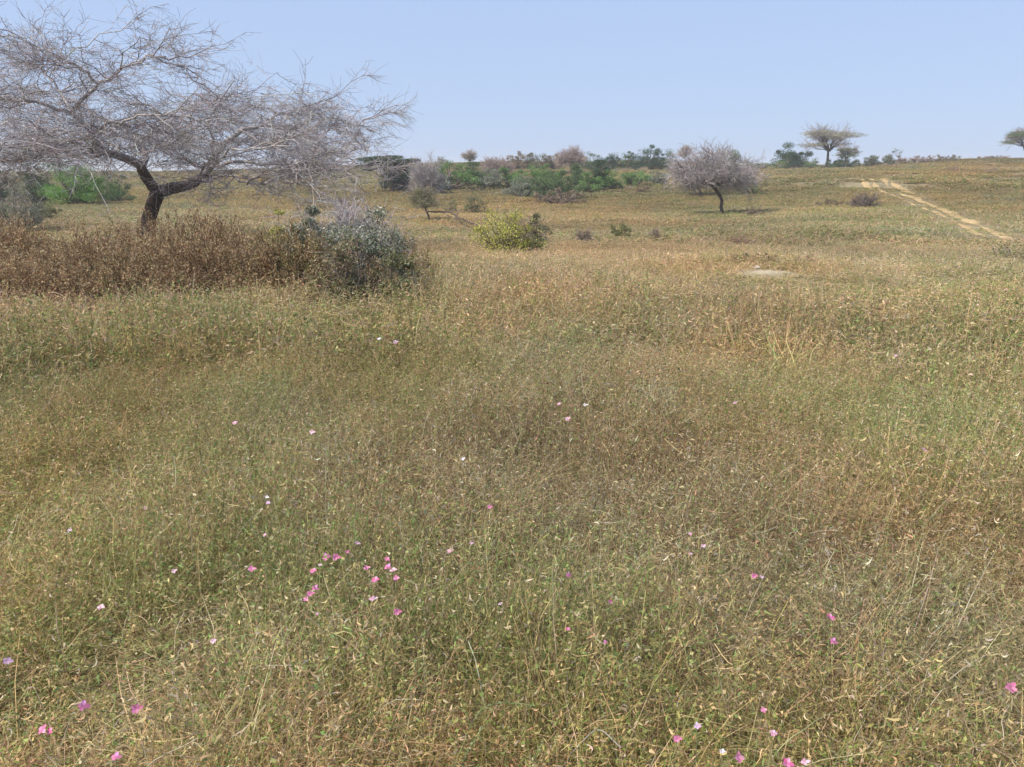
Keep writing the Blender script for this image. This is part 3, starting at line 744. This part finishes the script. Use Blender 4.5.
BELT = 'green shrubs in the belt below the far ridge'
for i, (u, vt, w, vb, pal, lab) in enumerate([
    (452, 168, 44, 190, G_FRESH, 'bright green shrub at the left end of the shrub belt'),
    (476, 164, 34, 186, G_MID, 'deeper green shrub second from the left in the shrub belt'),
    (490, 172, 26, 188, G_GREY, 'grey green low shrub below the small umbrella tree'),
    (508, 172, 24, 188, G_FRESH, 'narrow bright green shrub left of the belt centre'),
    (530, 172, 26, 192, G_FRESH, 'bright green shrub above the big brown-footed shrub'),
    (524, 180, 34, 198, G_GREY, 'blue grey shrub in front at the left of the big brown-footed shrub'),
    (555, 176, 54, 199, G_MID, 'broad green shrub with dry brown foot in the belt centre'),
    (550, 168, 24, 188, G_FRESH, 'tall narrow green shrub in the belt centre'),
    (573, 166, 16, 188, G_MID, 'narrow dark green shrub left of the round dark shrub'),
    (587, 176, 24, 192, G_FRESH, 'bright green shrub at the foot of the round dark shrub'),
    (609, 174, 20, 190, G_FRESH, 'small green shrub right at the foot of the round dark shrub'),
    (634, 172, 22, 186, G_FRESH, 'lone green shrub between round dark shrub and bare tree'),
    (657, 172, 16, 185, G_GREY, 'small grey green shrub just left of the bare tree'),
]):
    shrub('belt_shrub', lab, 'shrub', u, vt - 4, w * 1.5, vbase=vb, pal=pal, seed=30 + i, group=BELT, dens=1.6)
shrub('dark_round_shrub', 'round dark green shrub rising above the right of the shrub belt', 'shrub', 599, 157, 26, vbase=189, pal=G_DARK, seed=50, clumps=34, dens=2.6, style='dome')
shrub('brown_scrub', 'dry brown scrub at the foot of the broad green shrub', 'shrub', 560, 189, 66, vbase=204, pal=G_BROWN, twigs=30, twig=TW_BROWN, seed=51)
shrub('brown_scrub', 'dry brown scrub below the lone green shrub', 'shrub', 642, 184, 22, vbase=193, pal=G_BROWN, seed=52)

# skyline, left to right
shrub('flat_tree', 'dark green flat-topped tree on the skyline just right of the big crown', 'tree', 392, 154, 62, Y=62, vbase=None, style='flat', pal=G_DARK, seed=60, dens=2.4, clumps=30)
shrub('dark_shrub', 'black green shrub below the flat-topped tree right of the big crown', 'shrub', 404, 160, 50, Y=63, pal=G_DARK, seed=61, dens=1.6)
shrub('bare_thorn_shrub', 'pale mauve leafless shrub right of the dark flat-topped tree', 'shrub', 427, 155, 34, Y=60, twigs=140, twig=TW_MAUVE, seed=62)
shrub('skyline_shrub', 'brownish shrub on the skyline above the left end of the belt', 'shrub', 442, 157, 22, Y=118, pal=G_BROWN + G_MID, seed=63)
shrub('umbrella_tree', 'tiny pale umbrella tree on the skyline above the green belt', 'tree', 470, 152, 15, Y=110, style='flat', pal=G_PALE, twigs=30, twig=TW_PINK, seed=64)
shrub('umbrella_tree', 'brown leafless umbrella tree with dark stem above the belt', 'tree', 498, 157, 34, Y=76, style='tree', twigs=170, twig=TW_PINK, seed=65, wood=(.07, .05, .045))
for i, (u, vt, w, pal, lab) in enumerate([
    (516, 154, 26, G_BROWN, 'brown shrub on the skyline right of the brown umbrella tree'),
    (536, 153, 24, G_MID + G_BROWN, 'dull green shrub on the skyline above the belt centre'),
    (553, 154, 20, G_BROWN, 'brown shrub on the skyline left of the pinkish bare tree'),
    (592, 154, 20, G_MID, 'green shrub on the skyline behind the round dark shrub'),
    (610, 154, 16, G_DARK, 'small dark shrub on the skyline right of the round dark shrub'),
    (627, 154, 26, G_MID, 'mid green shrub on the skyline left of the widest one'),
    (646, 148, 38, G_DARK, 'widest dark green shrub on the skyline left of the bare tree'),
    (664, 153, 22, G_MID, 'green shrub on the skyline right of the widest one'),
]):
    shrub('skyline_shrub', lab, 'shrub', u, vt - 2, w * 1.2, Y=108, pal=pal, seed=70 + i, group='shrubs along the far ridge', dens=1.5)
shrub('bare_tree', 'pinkish leafless tree on the skyline left of the round dark shrub', 'tree', 570, 148, 28, Y=95, style='tree', twigs=150, twig=TW_PINK, seed=80)
shrub('bare_tree', 'tiny pink bare tree on the skyline by the lone bare tree', 'tree', 683, 148, 11, Y=120, style='flat', twigs=60, twig=TW_PINK, seed=81)
shrub('skyline_shrub', 'low green shrub on the skyline behind the right of the lone bare tree', 'shrub', 752, 160, 40, Y=100, pal=G_GREY + G_MID, seed=82, dens=1.6)
shrub('skyline_shrub', 'flat green shrub just above the crown of the lone bare tree', 'shrub', 730, 149, 26, Y=125, pal=G_MID, seed=83)

# lone bare tree on the slope
def lone_tree():
    rng = np.random.default_rng(23); b = hit(722, 214); D = b[1]
    root = empty('lone_bare_tree', b, 'lone leafless tree with dense mauve grey crown and leaning dark trunk on the slope', 'tree')
    pt = lambda u, v, dy=0: at_depth(u, v, D + dy) - b
    P = poly(rng, [(0, 0, -.1), pt(722, 200), pt(718, 192), pt(712, 185)], 8, .02)
    Geo().add(*tubes(P[None], np.linspace(.09, .065, 8)[None], 8, np.array([[.10, .075, .062]]))).obj('trunk', M_BARK, root, True)
    fk = pt(712, 185); LP = []
    tips = [(690, 182, 0), (672, 172, .6), (672, 160, -.8), (684, 152, 0), (698, 147, .8), (712, 146, -.6), (726, 149, .3), (740, 155, -.9), (752, 163, .6), (760, 174, 0), (748, 184, -.6), (735, 170, 1.6), (700, 165, 1.8),
            (690, 172, -1.8), (722, 160, -1.9), (745, 172, -1.5), (705, 156, 1.2), (665, 168, 0), (755, 168, 1), (730, 182, 1), (715, 168, 0), (680, 165, 1.4)]
    for u, v, dy in tips:
        u = 715 + (u - 715) * .93; v = 185 + (v - 185) * .93
        t = pt(u, v, dy); mid = fk * .55 + t * .45; mid[2] = fk[2] + (t[2] - fk[2]) * .3
        LP.append(poly(rng, [fk, mid, t * .93 + fk * .07], 7, .05))
    LP = np.array(LP)
    for P in LP[:]:
        pass
    g = Geo(); g.add(*tubes(LP, np.linspace(.05, .014, 7)[None] * np.ones((len(LP), 1)), 6, np.tile([.11, .085, .08], (len(LP), 1)))); g.obj('limbs', M_BARK, root, True)
    P1, R1 = spawn(rng, LP, 16, .35, .95, (.3, 1.2), (.014, .007), (0, 0, .04), .55, 4, .2, .25, .35)
    P2, R2 = spawn(rng, P1, 12, .18, .5, (.3, 1.1), (.0075, .005), (0, 0, .05), .8, 4, .1)
    P3, R3 = spawn(rng, P2, 4, .1, .25, (.3, 1.1), (.005, .003), (0, 0, 0), .9, 3, .1)
    g = Geo(); g.add(*tubes(P1, R1, 3, pick(rng, TW_MAUVE, len(P1)))).add(*tubes(P2, R2, 3, pick(rng, TW_MAUVE, len(P2)))).add(*tubes(P3, R3, 3, pick(rng, TW_MAUVE, len(P3))))
    g.obj('twigs', M_TWIG, root)
lone_tree()
shrub('bare_tree', 'small bare tree with dark crooked stem behind the left of the lone bare tree', 'tree', 690, 166, 36, vbase=196, trunk_u=701, style='tree', twigs=110, twig=TW_MAUVE, seed=84, wood=(.06, .045, .04))
shrub('dark_scrub', 'dark olive scrub low on the slope right behind the lone bare tree', 'shrub', 752, 185, 42, vbase=195, pal=G_OLIVE + G_DARK, seed=85)
shrub('brown_scrub', 'thin brown scrub on the slope right below the lone bare tree', 'shrub', 752, 207, 36, vbase=217, pal=G_BROWN, twigs=20, twig=TW_BROWN, seed=86, dens=.6)

# right skyline
shrub('dark_leafy_tree', 'dark green tree on the ridge touching the tall flat-topped tree', 'tree', 789, 142, 46, Y=112, style='dome', pal=G_DARK, seed=90, dens=2.4, clumps=30)
def acacia(u, vt, w, Y, lab, seed, tu=None, pal=G_PALE, tw=TWIG_PALE):
    shrub('flat_topped_acacia', lab, 'tree', u, vt, w, Y=Y, style='flat', pal=pal, twigs=60, twig=tw, seed=seed, wood=(.13, .105, .09), trunk_u=tu, dens=.9, clumps=24, dep=.8)
acacia(824, 128, 52, 110, 'tall flat-topped thin-leaved acacia on the ridge at the right', 91, 823)
acacia(843, 147, 25, 106, 'small flat-topped green tree close right of the tall acacia', 92, 842, G_MID)
acacia(1014, 130, 34, 118, 'green flat-topped acacia cut by the right edge of the picture', 93, 1019, G_MID, TW_BROWN)
for i, (u, vt, w, pal, lab) in enumerate([
    (778, 159, 12, G_FRESH, 'small green shrub at the left foot of the dark tree'),
    (807, 157, 14, G_FRESH, 'fresh green shrub left of the tall acacia trunk'),
    (838, 157, 34, G_FRESH, 'broad low fresh green shrub right of the tall acacia trunk'),
    (868, 155, 16, G_MID, 'deep green shrub right of the small flat-topped tree'),
    (884, 154, 10, G_MID, 'narrow shrub below the thin pointing sapling'),
    (896, 156, 14, G_BROWN, 'pale brown scrub just right of the thin pointing sapling'),
    (915, 155, 30, TW_PINK, 'pinkish brown scrub on the ridge, left of three'),
    (940, 154, 24, G_BROWN + G_GREY, 'greyish brown scrub on the ridge, middle of three'),
    (988, 155, 36, TW_PINK, 'pinkish brown scrub on the ridge, right of three, by the edge acacia'),
]):
    shrub('ridge_shrub', lab, 'shrub', u, vt, w * 1.3, Y=110, pal=pal, twigs=16, twig=TW_PINK, seed=100 + i, group='shrubs on the ridge at the right', dens=1.3)
shrub('sapling', 'thin sapling with a pointing stem on the right ridge', 'sapling', 893, 147, 16, Y=118, style='tree', pal=G_MID, seed=110, clumps=6, n=160)
shrub('dead_brush', 'dark dead brush heap on the slope left of the track', 'brush', 862, 193, 40, vbase=208, twigs=90, twig=[(3, (.20, .145, .11)), (2, (.28, .21, .165)), (2, (.45, .37, .31))], seed=111, clumps=40, dep=.6)
shrub('brown_scrub', 'reddish brown low scrub left of the dark dead brush heap', 'shrub', 830, 198, 36, vbase=208, pal=G_BROWN, seed=112, dens=.8)
shrub('brown_scrub', 'reddish brown grass scrub on top of the little sandy bank', 'shrub', 760, 253, 80, Y=12.3, pal=G_BROWN, seed=113, dens=1, leaf=.022, n=2600, clumps=60, dep=.25)
shrub('brown_scrub', 'low reddish scrub at the right end of the little sandy bank', 'shrub', 806, 255, 44, Y=12.35, pal=G_BROWN, seed=114, leaf=.022, n=1200, clumps=36, dep=.25)

# branch lying on the grass and pale stones at the bank
def fallen_branch():
    rng = np.random.default_rng(5)
    a, b, c = hit(428, 219), hit(450, 221), hit(474, 232)
    root = empty('fallen_branch', b, 'thin dark fallen branch lying in the grass right of the little crooked tree', 'branch')
    P = poly(rng, [a - b + [0, 0, .35], [0, 0, .4], c - b + [0, 0, .3]], 12, .05)
    g = Geo(); g.add(*tubes(P[None], np.linspace(.04, .02, 12)[None], 6, np.array([[.10, .08, .07]]))).obj('stem', M_BARK, root, True)
    P1, R1 = spawn(rng, P[None], 12, .3, .8, (.4, 1.2), (.016, .008), (0, 0, .1), .7)
    Geo().add(*tubes(P1, R1, 4, pick(rng, TW_BROWN, len(P1)))).obj('side_twigs', M_TWIG, root)
fallen_branch()
def stone(u, v, r, lab, seed):
    rng = np.random.default_rng(seed); b = hit(u, v)
    th, ph = np.meshgrid(np.linspace(0, 2 * np.pi, 13)[:-1], np.linspace(0, np.pi, 8))
    d = np.stack([np.cos(th) * np.sin(ph), np.sin(th) * np.sin(ph), np.cos(ph)], -1)
    rr = r * (1 + .25 * np.sin(d[..., 0] * 3 + seed) * np.cos(d[..., 1] * 4) + .12 * np.sin(d[..., 2] * 7))
    V = d * rr[..., None] * np.array([1.3, 1, .7]); n = 12
    i = np.arange(7)[:, None] * n; j = np.arange(n)[None]; j2 = (j + 1) % n
    Q = np.stack(np.broadcast_arrays(i + j, i + n + j, i + n + j2, i + j2), -1)
    o = Geo().add(V, Q, np.array([.68, .64, .56])).obj('stone', M_BARK, None, True)
    o.location = (float(b[0]), float(b[1]), float(b[2]) + r * .3); tag(o, lab, 'stone')
stone(757, 269, .045, 'small whitish stone at the left of the bare sandy patch', 1)
stone(786, 267, .03, 'smaller pale stone at the right of the bare sandy patch', 2)

# ------------------------------------------------------------------ wildflowers
def flower_meshes(seed, pal, petals=5):
    rng = np.random.default_rng(seed); g = Geo()
    for k in range(petals):
        a = k / petals * 2 * np.pi + rng.normal(0, .15); s = (1.35 if k == 0 else 1) * rng.uniform(.85, 1.1)
        d = np.array([np.cos(a), np.sin(a), 0]); q = np.array([-np.sin(a), np.cos(a), 0]); up = np.array([0, 0, 1.])
        R = 6; C = 5; f = np.linspace(0, 1, R)[:, None]; t = np.linspace(-1, 1, C)[None]
        wdt = .42 * np.sin(np.pi * np.clip(f * .88 + .1, 0, 1)) ** .8
        V = d * (f * s)[..., None] + q * (t * wdt)[..., None] + up * (f * .45 - f ** 2 * .35 + .12 * t ** 2 * f + 0 * t)[..., None]
        i = np.arange(R - 1)[:, None] * C + np.arange(C - 1)[None]
        c = pick(rng, pal, 1)[0]; cc = np.tile(c, (R * C, 1)) * (1 - .25 * (1 - np.repeat(f.ravel(), C))[:, None] ** 3)
        g.add(V, np.stack([i, i + 1, i + C + 1, i + C], -1), cc)
    return g.mesh('flower_head', True)
def stem_mesh(seed):
    rng = np.random.default_rng(seed)
    P = poly(rng, [(rng.normal(0, .05), rng.normal(0, .05), -.5), (rng.normal(0, .02), rng.normal(0, .02), -.25), (0, 0, 0)], 7, .004)
    g = Geo(); g.add(*tubes(P[None], np.full((1, 7), .0009), 5, np.array([[.30, .29, .15]])))
    g.add(*leaves(rng, P[2:6] + rng.normal(0, .006, (4, 3)), .022, .008, pick(rng, [(1, GREEN)], 4)))
    return g.mesh('stem')
PINKS = [(1, (.80, .27, .47)), (1, (.85, .38, .56)), (.6, (.72, .17, .36))]
PALES = [(1, (.82, .52, .60)), (1, (.76, .42, .52))]
LILAC = [(1, (.78, .55, .72)), (1, (.72, .44, .66))]
WHITE = [(1, (.82, .78, .78)), (1, (.8, .7, .74))]
HEADS = {}
for kn, pl in (('p', PINKS), ('f', PALES), ('l', LILAC), ('w', WHITE)):
    HEADS[kn] = [flower_meshes(300 + i + ord(kn), pl, 5 if i % 2 else 4) for i in range(4)]
    for m in HEADS[kn]: m.materials.append(M_PETAL)
STEMS = [stem_mesh(400 + i) for i in range(6)]
for m in STEMS: m.materials.append(M_STALK)
WORD = {'p': 'bright pink', 'f': 'pale pink', 'l': 'lilac pink', 'w': 'whitish'}
FL = [  # u, v, size px, kind, where
    (326, 557, 9, 'p', 'left one of the touching pair atop the left flower cluster'),
    (336, 557, 9, 'p', 'right one of the touching pair atop the left flower cluster'),
    (320, 565, 5, 'f', 'tiny one just below the touching pair in the left cluster'),
    (313, 571, 8, 'p', 'below and left of the touching pair in the left cluster'),
    (315, 588, 8, 'p', 'topmost of the lower trio in the left flower cluster'),
    (310, 594, 9, 'p', 'middle one of the lower trio in the left flower cluster'),
    (306, 599, 7, 'p', 'lowest one of the lower trio in the left flower cluster'),
    (317, 614, 4, 'f', 'tiny one alone below the left flower cluster'),
    (357, 543, 6, 'f', 'small one alone between and above the two flower clusters'),
    (347, 552, 5, 'p', 'tiny reddish one right of the touching pair'),
    (366, 568, 8, 'p', 'leftmost of the right flower cluster'),
    (387, 559, 6, 'p', 'topmost of the right flower cluster'),
    (388, 567, 9, 'p', 'largest in the middle of the right flower cluster'),
    (393, 570, 8, 'f', 'pressed to the right of the largest in the right cluster'),
    (396, 578, 8, 'p', 'lowest right of the right flower cluster'),
    (375, 580, 9, 'p', 'left below the largest of the right flower cluster'),
    (373, 599, 9, 'f', 'alone under the right flower cluster'),
    (397, 612, 9, 'p', 'lowest bloom under the right flower cluster'),
    (251, 569, 9, 'p', 'alone left of the left flower cluster'),
    (265, 535, 5, 'f', 'small one above the lone bloom left of the clusters'),
    (267, 497, 5, 'w', 'upper one of two small pale blooms above the left cluster'),
    (268, 503, 6, 'l', 'lower one of two small pale blooms above the left cluster'),
    (174, 571, 6, 'f', 'small one alone on the left side at mid height of the foreground'),
    (146, 508, 5, 'f', 'faint one high on the left side of the foreground'),
    (70, 530, 6, 'l', 'faint one near the left edge of the foreground'),
    (101, 607, 8, 'f', 'flat faint one on the left above the dark grass'),
    (213, 641, 7, 'f', 'faint one in the dark grass on the left'),
    (7, 661, 8, 'l', 'at the very left edge in the dark grass'),
    (83, 706, 11, 'p', 'left one of two singles above the bottom left pair'),
    (136, 709, 11, 'p', 'right one of two singles above the bottom left pair'),
    (43, 729, 10, 'p', 'larger one of the pair in the bottom left corner'),
    (50, 731, 7, 'p', 'smaller one of the pair in the bottom left corner'),
    (116, 757, 10, 'p', 'lowest bloom near the bottom left corner'),
    (490, 507, 6, 'p', 'small one alone above the picture centre line of the foreground'),
    (471, 543, 5, 'f', 'small one right of the clusters, upper of two'),
    (450, 551, 8, 'f', 'faint one right of the clusters, lower of two'),
    (568, 575, 7, 'p', 'alone in the middle of the foreground'),
    (610, 602, 6, 'p', 'small one right below the middle of the foreground'),
    (500, 604, 5, 'f', 'tiny one below the middle of the foreground'),
    (568, 629, 5, 'p', 'tiny upper one of two below the middle'),
    (605, 642, 5, 'p', 'tiny lower one of two below the middle'),
    (677, 739, 9, 'p', 'alone near the bottom edge right of the middle'),
    (703, 546, 6, 'f', 'largest of three faint ones right of the middle'),
    (690, 534, 5, 'f', 'upper one of three faint ones right of the middle'),
    (690, 554, 5, 'f', 'lower one of three faint ones right of the middle'),
    (754, 576, 7, 'p', 'left half of the close pair right of the middle'),
    (761, 577, 6, 'f', 'right half of the close pair right of the middle'),
    (830, 617, 9, 'p', 'upper one of two on the right side'),
    (833, 641, 8, 'p', 'lower one of two on the right side'),
    (1011, 688, 11, 'p', 'at the right edge low in the foreground'),
    (763, 710, 7, 'p', 'small one above the bottom right group'),
    (773, 733, 8, 'f', 'second highest of the bottom right group'),
    (697, 726, 8, 'l', 'in the dark grass near the bottom edge'),
    (722, 751, 6, 'w', 'small one left of the largest bottom right bloom'),
    (738, 757, 12, 'p', 'largest of the bottom right group'),
    (787, 763, 11, 'p', 'on the bottom edge right of the largest'),
    (805, 762, 8, 'f', 'rightmost one on the bottom edge'),
    (395, 342, 6, 'f', 'right one of two far blooms left of the centre'),
    (379, 339, 5, 'w', 'left one of two far blooms left of the centre'),
    (559, 404, 5, 'f', 'leftmost of three far blooms at the centre'),
    (585, 405, 6, 'w', 'rightmost of three far blooms at the centre'),
    (567, 419, 7, 'f', 'lowest of three far blooms at the centre'),
    (463, 459, 5, 'w', 'small one alone left below the picture centre'),
    (924, 450, 8, 'f', 'alone in the green grass at the right'),
    (735, 403, 5, 'f', 'far one alone right of the centre'),
    (895, 356, 4, 'f', 'far one in the grass at the far right'),
    (312, 432, 7, 'f', 'far one alone left of the centre, below two far blooms'),
    (235, 423, 6, 'f', 'far faint one on the left half'),
]
def flowers():
    d0 = None
    for i, (u, v, s, kn, where) in enumerate(FL):
        b = hit(u, v, .38)
        p = ray(u, v); t = b[1] / p[1]
        head = np.array([0, 0, EYE]) + p * t
        loc = head
        r = s * (np.linalg.norm(p) * t) / F * .42
        o = empty('wildflower', (loc[0], loc[1], b[2]), '%s wildflower, %s' % (WORD[kn], where), 'flower', 'wildflowers scattered in the grass')
        hd = bpy.data.objects.new('flower_head', HEADS[kn][i % 4]); link(hd, o)
        hd.location = (0, 0, float(head[2] - b[2])); hd.scale = (float(r),) * 3
        hd.rotation_euler = (RNG.uniform(.3, .9), RNG.uniform(-.4, .4), RNG.uniform(-.6, .6))
        st = bpy.data.objects.new('stem', STEMS[i % 6]); link(st, o); st.location = hd.location; st.rotation_euler = (0, 0, RNG.uniform(0, 6))
flowers()

# ------------------------------------------------------------------ single stalks and clumps that stand out
def stalk(pix, rad, col, lab, head=0, h=.32):
    rng = np.random.default_rng(int(pix[0][0] * 7))
    P3 = []
    for (u, v) in pix:
        b = hit(u, v, h); p = ray(u, v); t = b[1] / p[1]; P3.append(np.array([0, 0, EYE]) + p * t)
    # anchored: the first point is continued down to the soil
    b0 = P3[0].copy(); zg = float(terrain(b0[0], b0[1])); dr = norm(P3[0] - P3[1]); foot = np.array([b0[0] + dr[0] * .16, b0[1] + dr[1] * .10 + .06, zg])
    root = empty('grass_stalk', foot, lab, 'stalk', 'stalks standing out of the grass')
    P = poly(rng, [foot, (foot * .45 + P3[0] * .55) - np.array([dr[0], dr[1], 0]) * -.02] + P3, 14, .001) - foot
    Geo().add(*tubes(P[None], np.linspace(rad, rad * .5, 14)[None], 5, np.array([col]))).obj('stem', M_STALK, root, True)
    if head:
        k = 90; t = rng.uniform(.55, 1, k) * 13; i0 = np.minimum(t.astype(int), 12); f = (t - i0)[:, None]
        pts = P[i0] * (1 - f) + P[i0 + 1] * f + rng.normal(0, rad * 1.1, (k, 3))
        Geo().add(*leaves(rng, pts, .010, .004, pick(rng, [(2, (.30, .33, .13)), (1, (.42, .40, .22))], k))).obj('seed_head', M_STALK, root)
stalk([(474, 718), (482, 708), (496, 702), (520, 703), (535, 706)], .0022, (.30, .34, .13), 'curved green seed spike near the bottom, middle', 1)
stalk([(466, 752), (474, 742), (483, 726)], .0022, (.27, .32, .12), 'short straight green spike below the curved one', 1)
stalk([(533, 760), (540, 750), (543, 742)], .0022, (.29, .34, .12), 'small light green spike right of the two others', 1)
stalk([(149, 760), (168, 754), (186, 746), (198, 738)], .0024, (.60, .50, .34), 'thick pale dry stem lying at the bottom left')
stalk([(242, 670), (256, 666), (280, 664), (306, 668)], .0016, (.55, .48, .33), 'pale dry stem arching over the grass left of the middle')
stalk([(598, 725), (608, 735), (621, 748)], .0022, (.50, .46, .40), 'grey slanting dry stem near the bottom middle')
stalk([(785, 741), (800, 731), (820, 719), (833, 712)], .0018, (.44, .44, .20), 'yellow green slanting stem at the bottom right')
stalk([(952, 676), (962, 668), (975, 660), (992, 652)], .0018, (.56, .47, .32), 'pale rising stem at the right')
stalk([(976, 752), (970, 735), (964, 715), (955, 690)], .002, (.38, .26, .16), 'reddish upright dry stem at the right bottom')
stalk([(1006, 738), (1000, 722), (1008, 706), (1020, 690)], .002, (.55, .46, .30), 'forked pale stem at the bottom right corner')
stalk([(388, 700), (405, 698), (422, 700)], .0014, (.56, .50, .36), 'thin level dry straw below the right flower cluster')
stalk([(476, 660), (472, 650), (468, 640)], .003, (.52, .52, .34), 'short pale leaf tip pointing up in the middle')

def straw_clump(u, v, w_px, h_px, lab, pal, n=60, lean=.25):
    rng = np.random.default_rng(u); b = hit(u, v); S = b[1] / 832
    h = h_px * S; g = Geo()
    P, side, L = blade_paths(rng, n, w_px * S * .3, h, lean, .4, 6)
    g.add(*strips(P, np.full((n, 6), .009) * (1 - np.linspace(0, 1, 6) ** 2 * .7), side, pick(rng, pal, n)))
    q = 10; pts = (P[:, -1][:, None] + rng.normal(0, .022, (n, q, 3))).reshape(-1, 3)
    g.add(*leaves(rng, pts, .016, .006, pick(rng, pal, n * q)))
    o = g.obj('grass_clump', M_STALK); o.location = tuple(float(a) for a in b); tag(o, lab, 'grass clump')
YST = [(3, (.58, .50, .20)), (2, (.50, .42, .18)), (1, (.36, .36, .13))]
straw_clump(778, 392, 50, 64, 'tall yellow straw grass clump standing right of the centre', YST, 40, .3)
straw_clump(655, 436, 50, 66, 'pale grey green grass clump right of the picture centre', [(2, (.44, .41, .26)), (1, (.5, .44, .29))], 90, .2)
straw_clump(575, 424, 44, 56, 'greyish grass clump near the three far blooms', [(2, (.44, .40, .28)), (1, (.36, .34, .20))], 90, .22)
straw_clump(350, 482, 44, 60, 'grey dry grass clump left below the centre', [(2, (.44, .40, .30)), (1, (.36, .34, .22))], 60, .3)

# ------------------------------------------------------------------ air
def haze():
    me = bpy.data.meshes.new('haze')
    x0, x1, y0, y1, z0, z1 = -1510, 1510, -1510, 1510, -8.5, 9.0
    v = [(x, y, z) for x in (x0, x1) for y in (y0, y1) for z in (z0, z1)]
    me.from_pydata(v, [], [(0, 1, 3, 2), (4, 6, 7, 5), (0, 4, 5, 1), (2, 3, 7, 6), (0, 2, 6, 4), (1, 5, 7, 3)])
    m, nt, N, L = new_mat('haze'); out = N.new('ShaderNodeOutputMaterial'); pv = N.new('ShaderNodeVolumePrincipled')
    pv.inputs['Color'].default_value = (.95, .97, 1, 1); pv.inputs['Density'].default_value = HAZE; pv.inputs['Anisotropy'].default_value = .2
    L.new(pv.outputs[0], out.inputs['Volume']); me.materials.append(m)
    tag(link(bpy.data.objects.new('haze', me)), 'thin pale dry-season haze in the air over the grassland', None, None, 'stuff')
HAZE = .001
haze()

# ------------------------------------------------------------------ world, sun, camera
def world():
    w = bpy.data.worlds.new('World'); scene.world = w; w.use_nodes = True
    N, L = w.node_tree.nodes, w.node_tree.links; N.clear()
    out = N.new('ShaderNodeOutputWorld'); bg = N.new('ShaderNodeBackground'); sky = N.new('ShaderNodeTexSky')
    sky.sky_type = 'NISHITA'; sky.sun_disc = False; sky.sun_elevation = SUN_EL; sky.sun_rotation = SUN_AZ
    sky.altitude = 0; sky.air_density = 1.0; sky.dust_density = .6; sky.ozone_density = 2.0
    mx = N.new('ShaderNodeMix'); mx.data_type = 'RGBA'; mx.blend_type = 'MIX'; mx.inputs['Factor'].default_value = .86
    mx.inputs[7].default_value = (2.55, 3.28, 4.85, 1)   # even pale-blue dry-season haze of the whole sky
    L.new(sky.outputs[0], mx.inputs[6]); L.new(mx.outputs[2], bg.inputs['Color'])
    bg.inputs['Strength'].default_value = .13; L.new(bg.outputs[0], out.inputs[0])
world()
sl = bpy.data.lights.new('sun', 'SUN'); sl.energy = 3.9; sl.angle = math.radians(.6); sl.color = (1, .95, .87)
so = link(bpy.data.objects.new('sun', sl))
from mathutils import Vector
so.rotation_euler = Vector(SUN_DIR).to_track_quat('Z', 'Y').to_euler()

cam = bpy.data.cameras.new('camera'); cam.sensor_width = 36; cam.lens = F * 36 / W; cam.clip_start = .05; cam.clip_end = 6000
co = link(bpy.data.objects.new('camera', cam)); co.location = (0, 0, EYE); co.rotation_euler = (math.pi / 2 - PITCH, 0, 0)
scene.camera = co
vs = scene.view_settings
vs.view_transform = 'Standard'; vs.look = 'None'; vs.gamma = 1; vs.exposure = .5; vs.use_curve_mapping = False
scene.render.resolution_x, scene.render.resolution_y = W, H
c = scene.cycles
c.max_bounces = 3; c.volume_bounces = 1; c.diffuse_bounces = 2; c.glossy_bounces = 1; c.transmission_bounces = 2; c.transparent_max_bounces = 4
c.use_adaptive_sampling = True; c.adaptive_threshold = .02
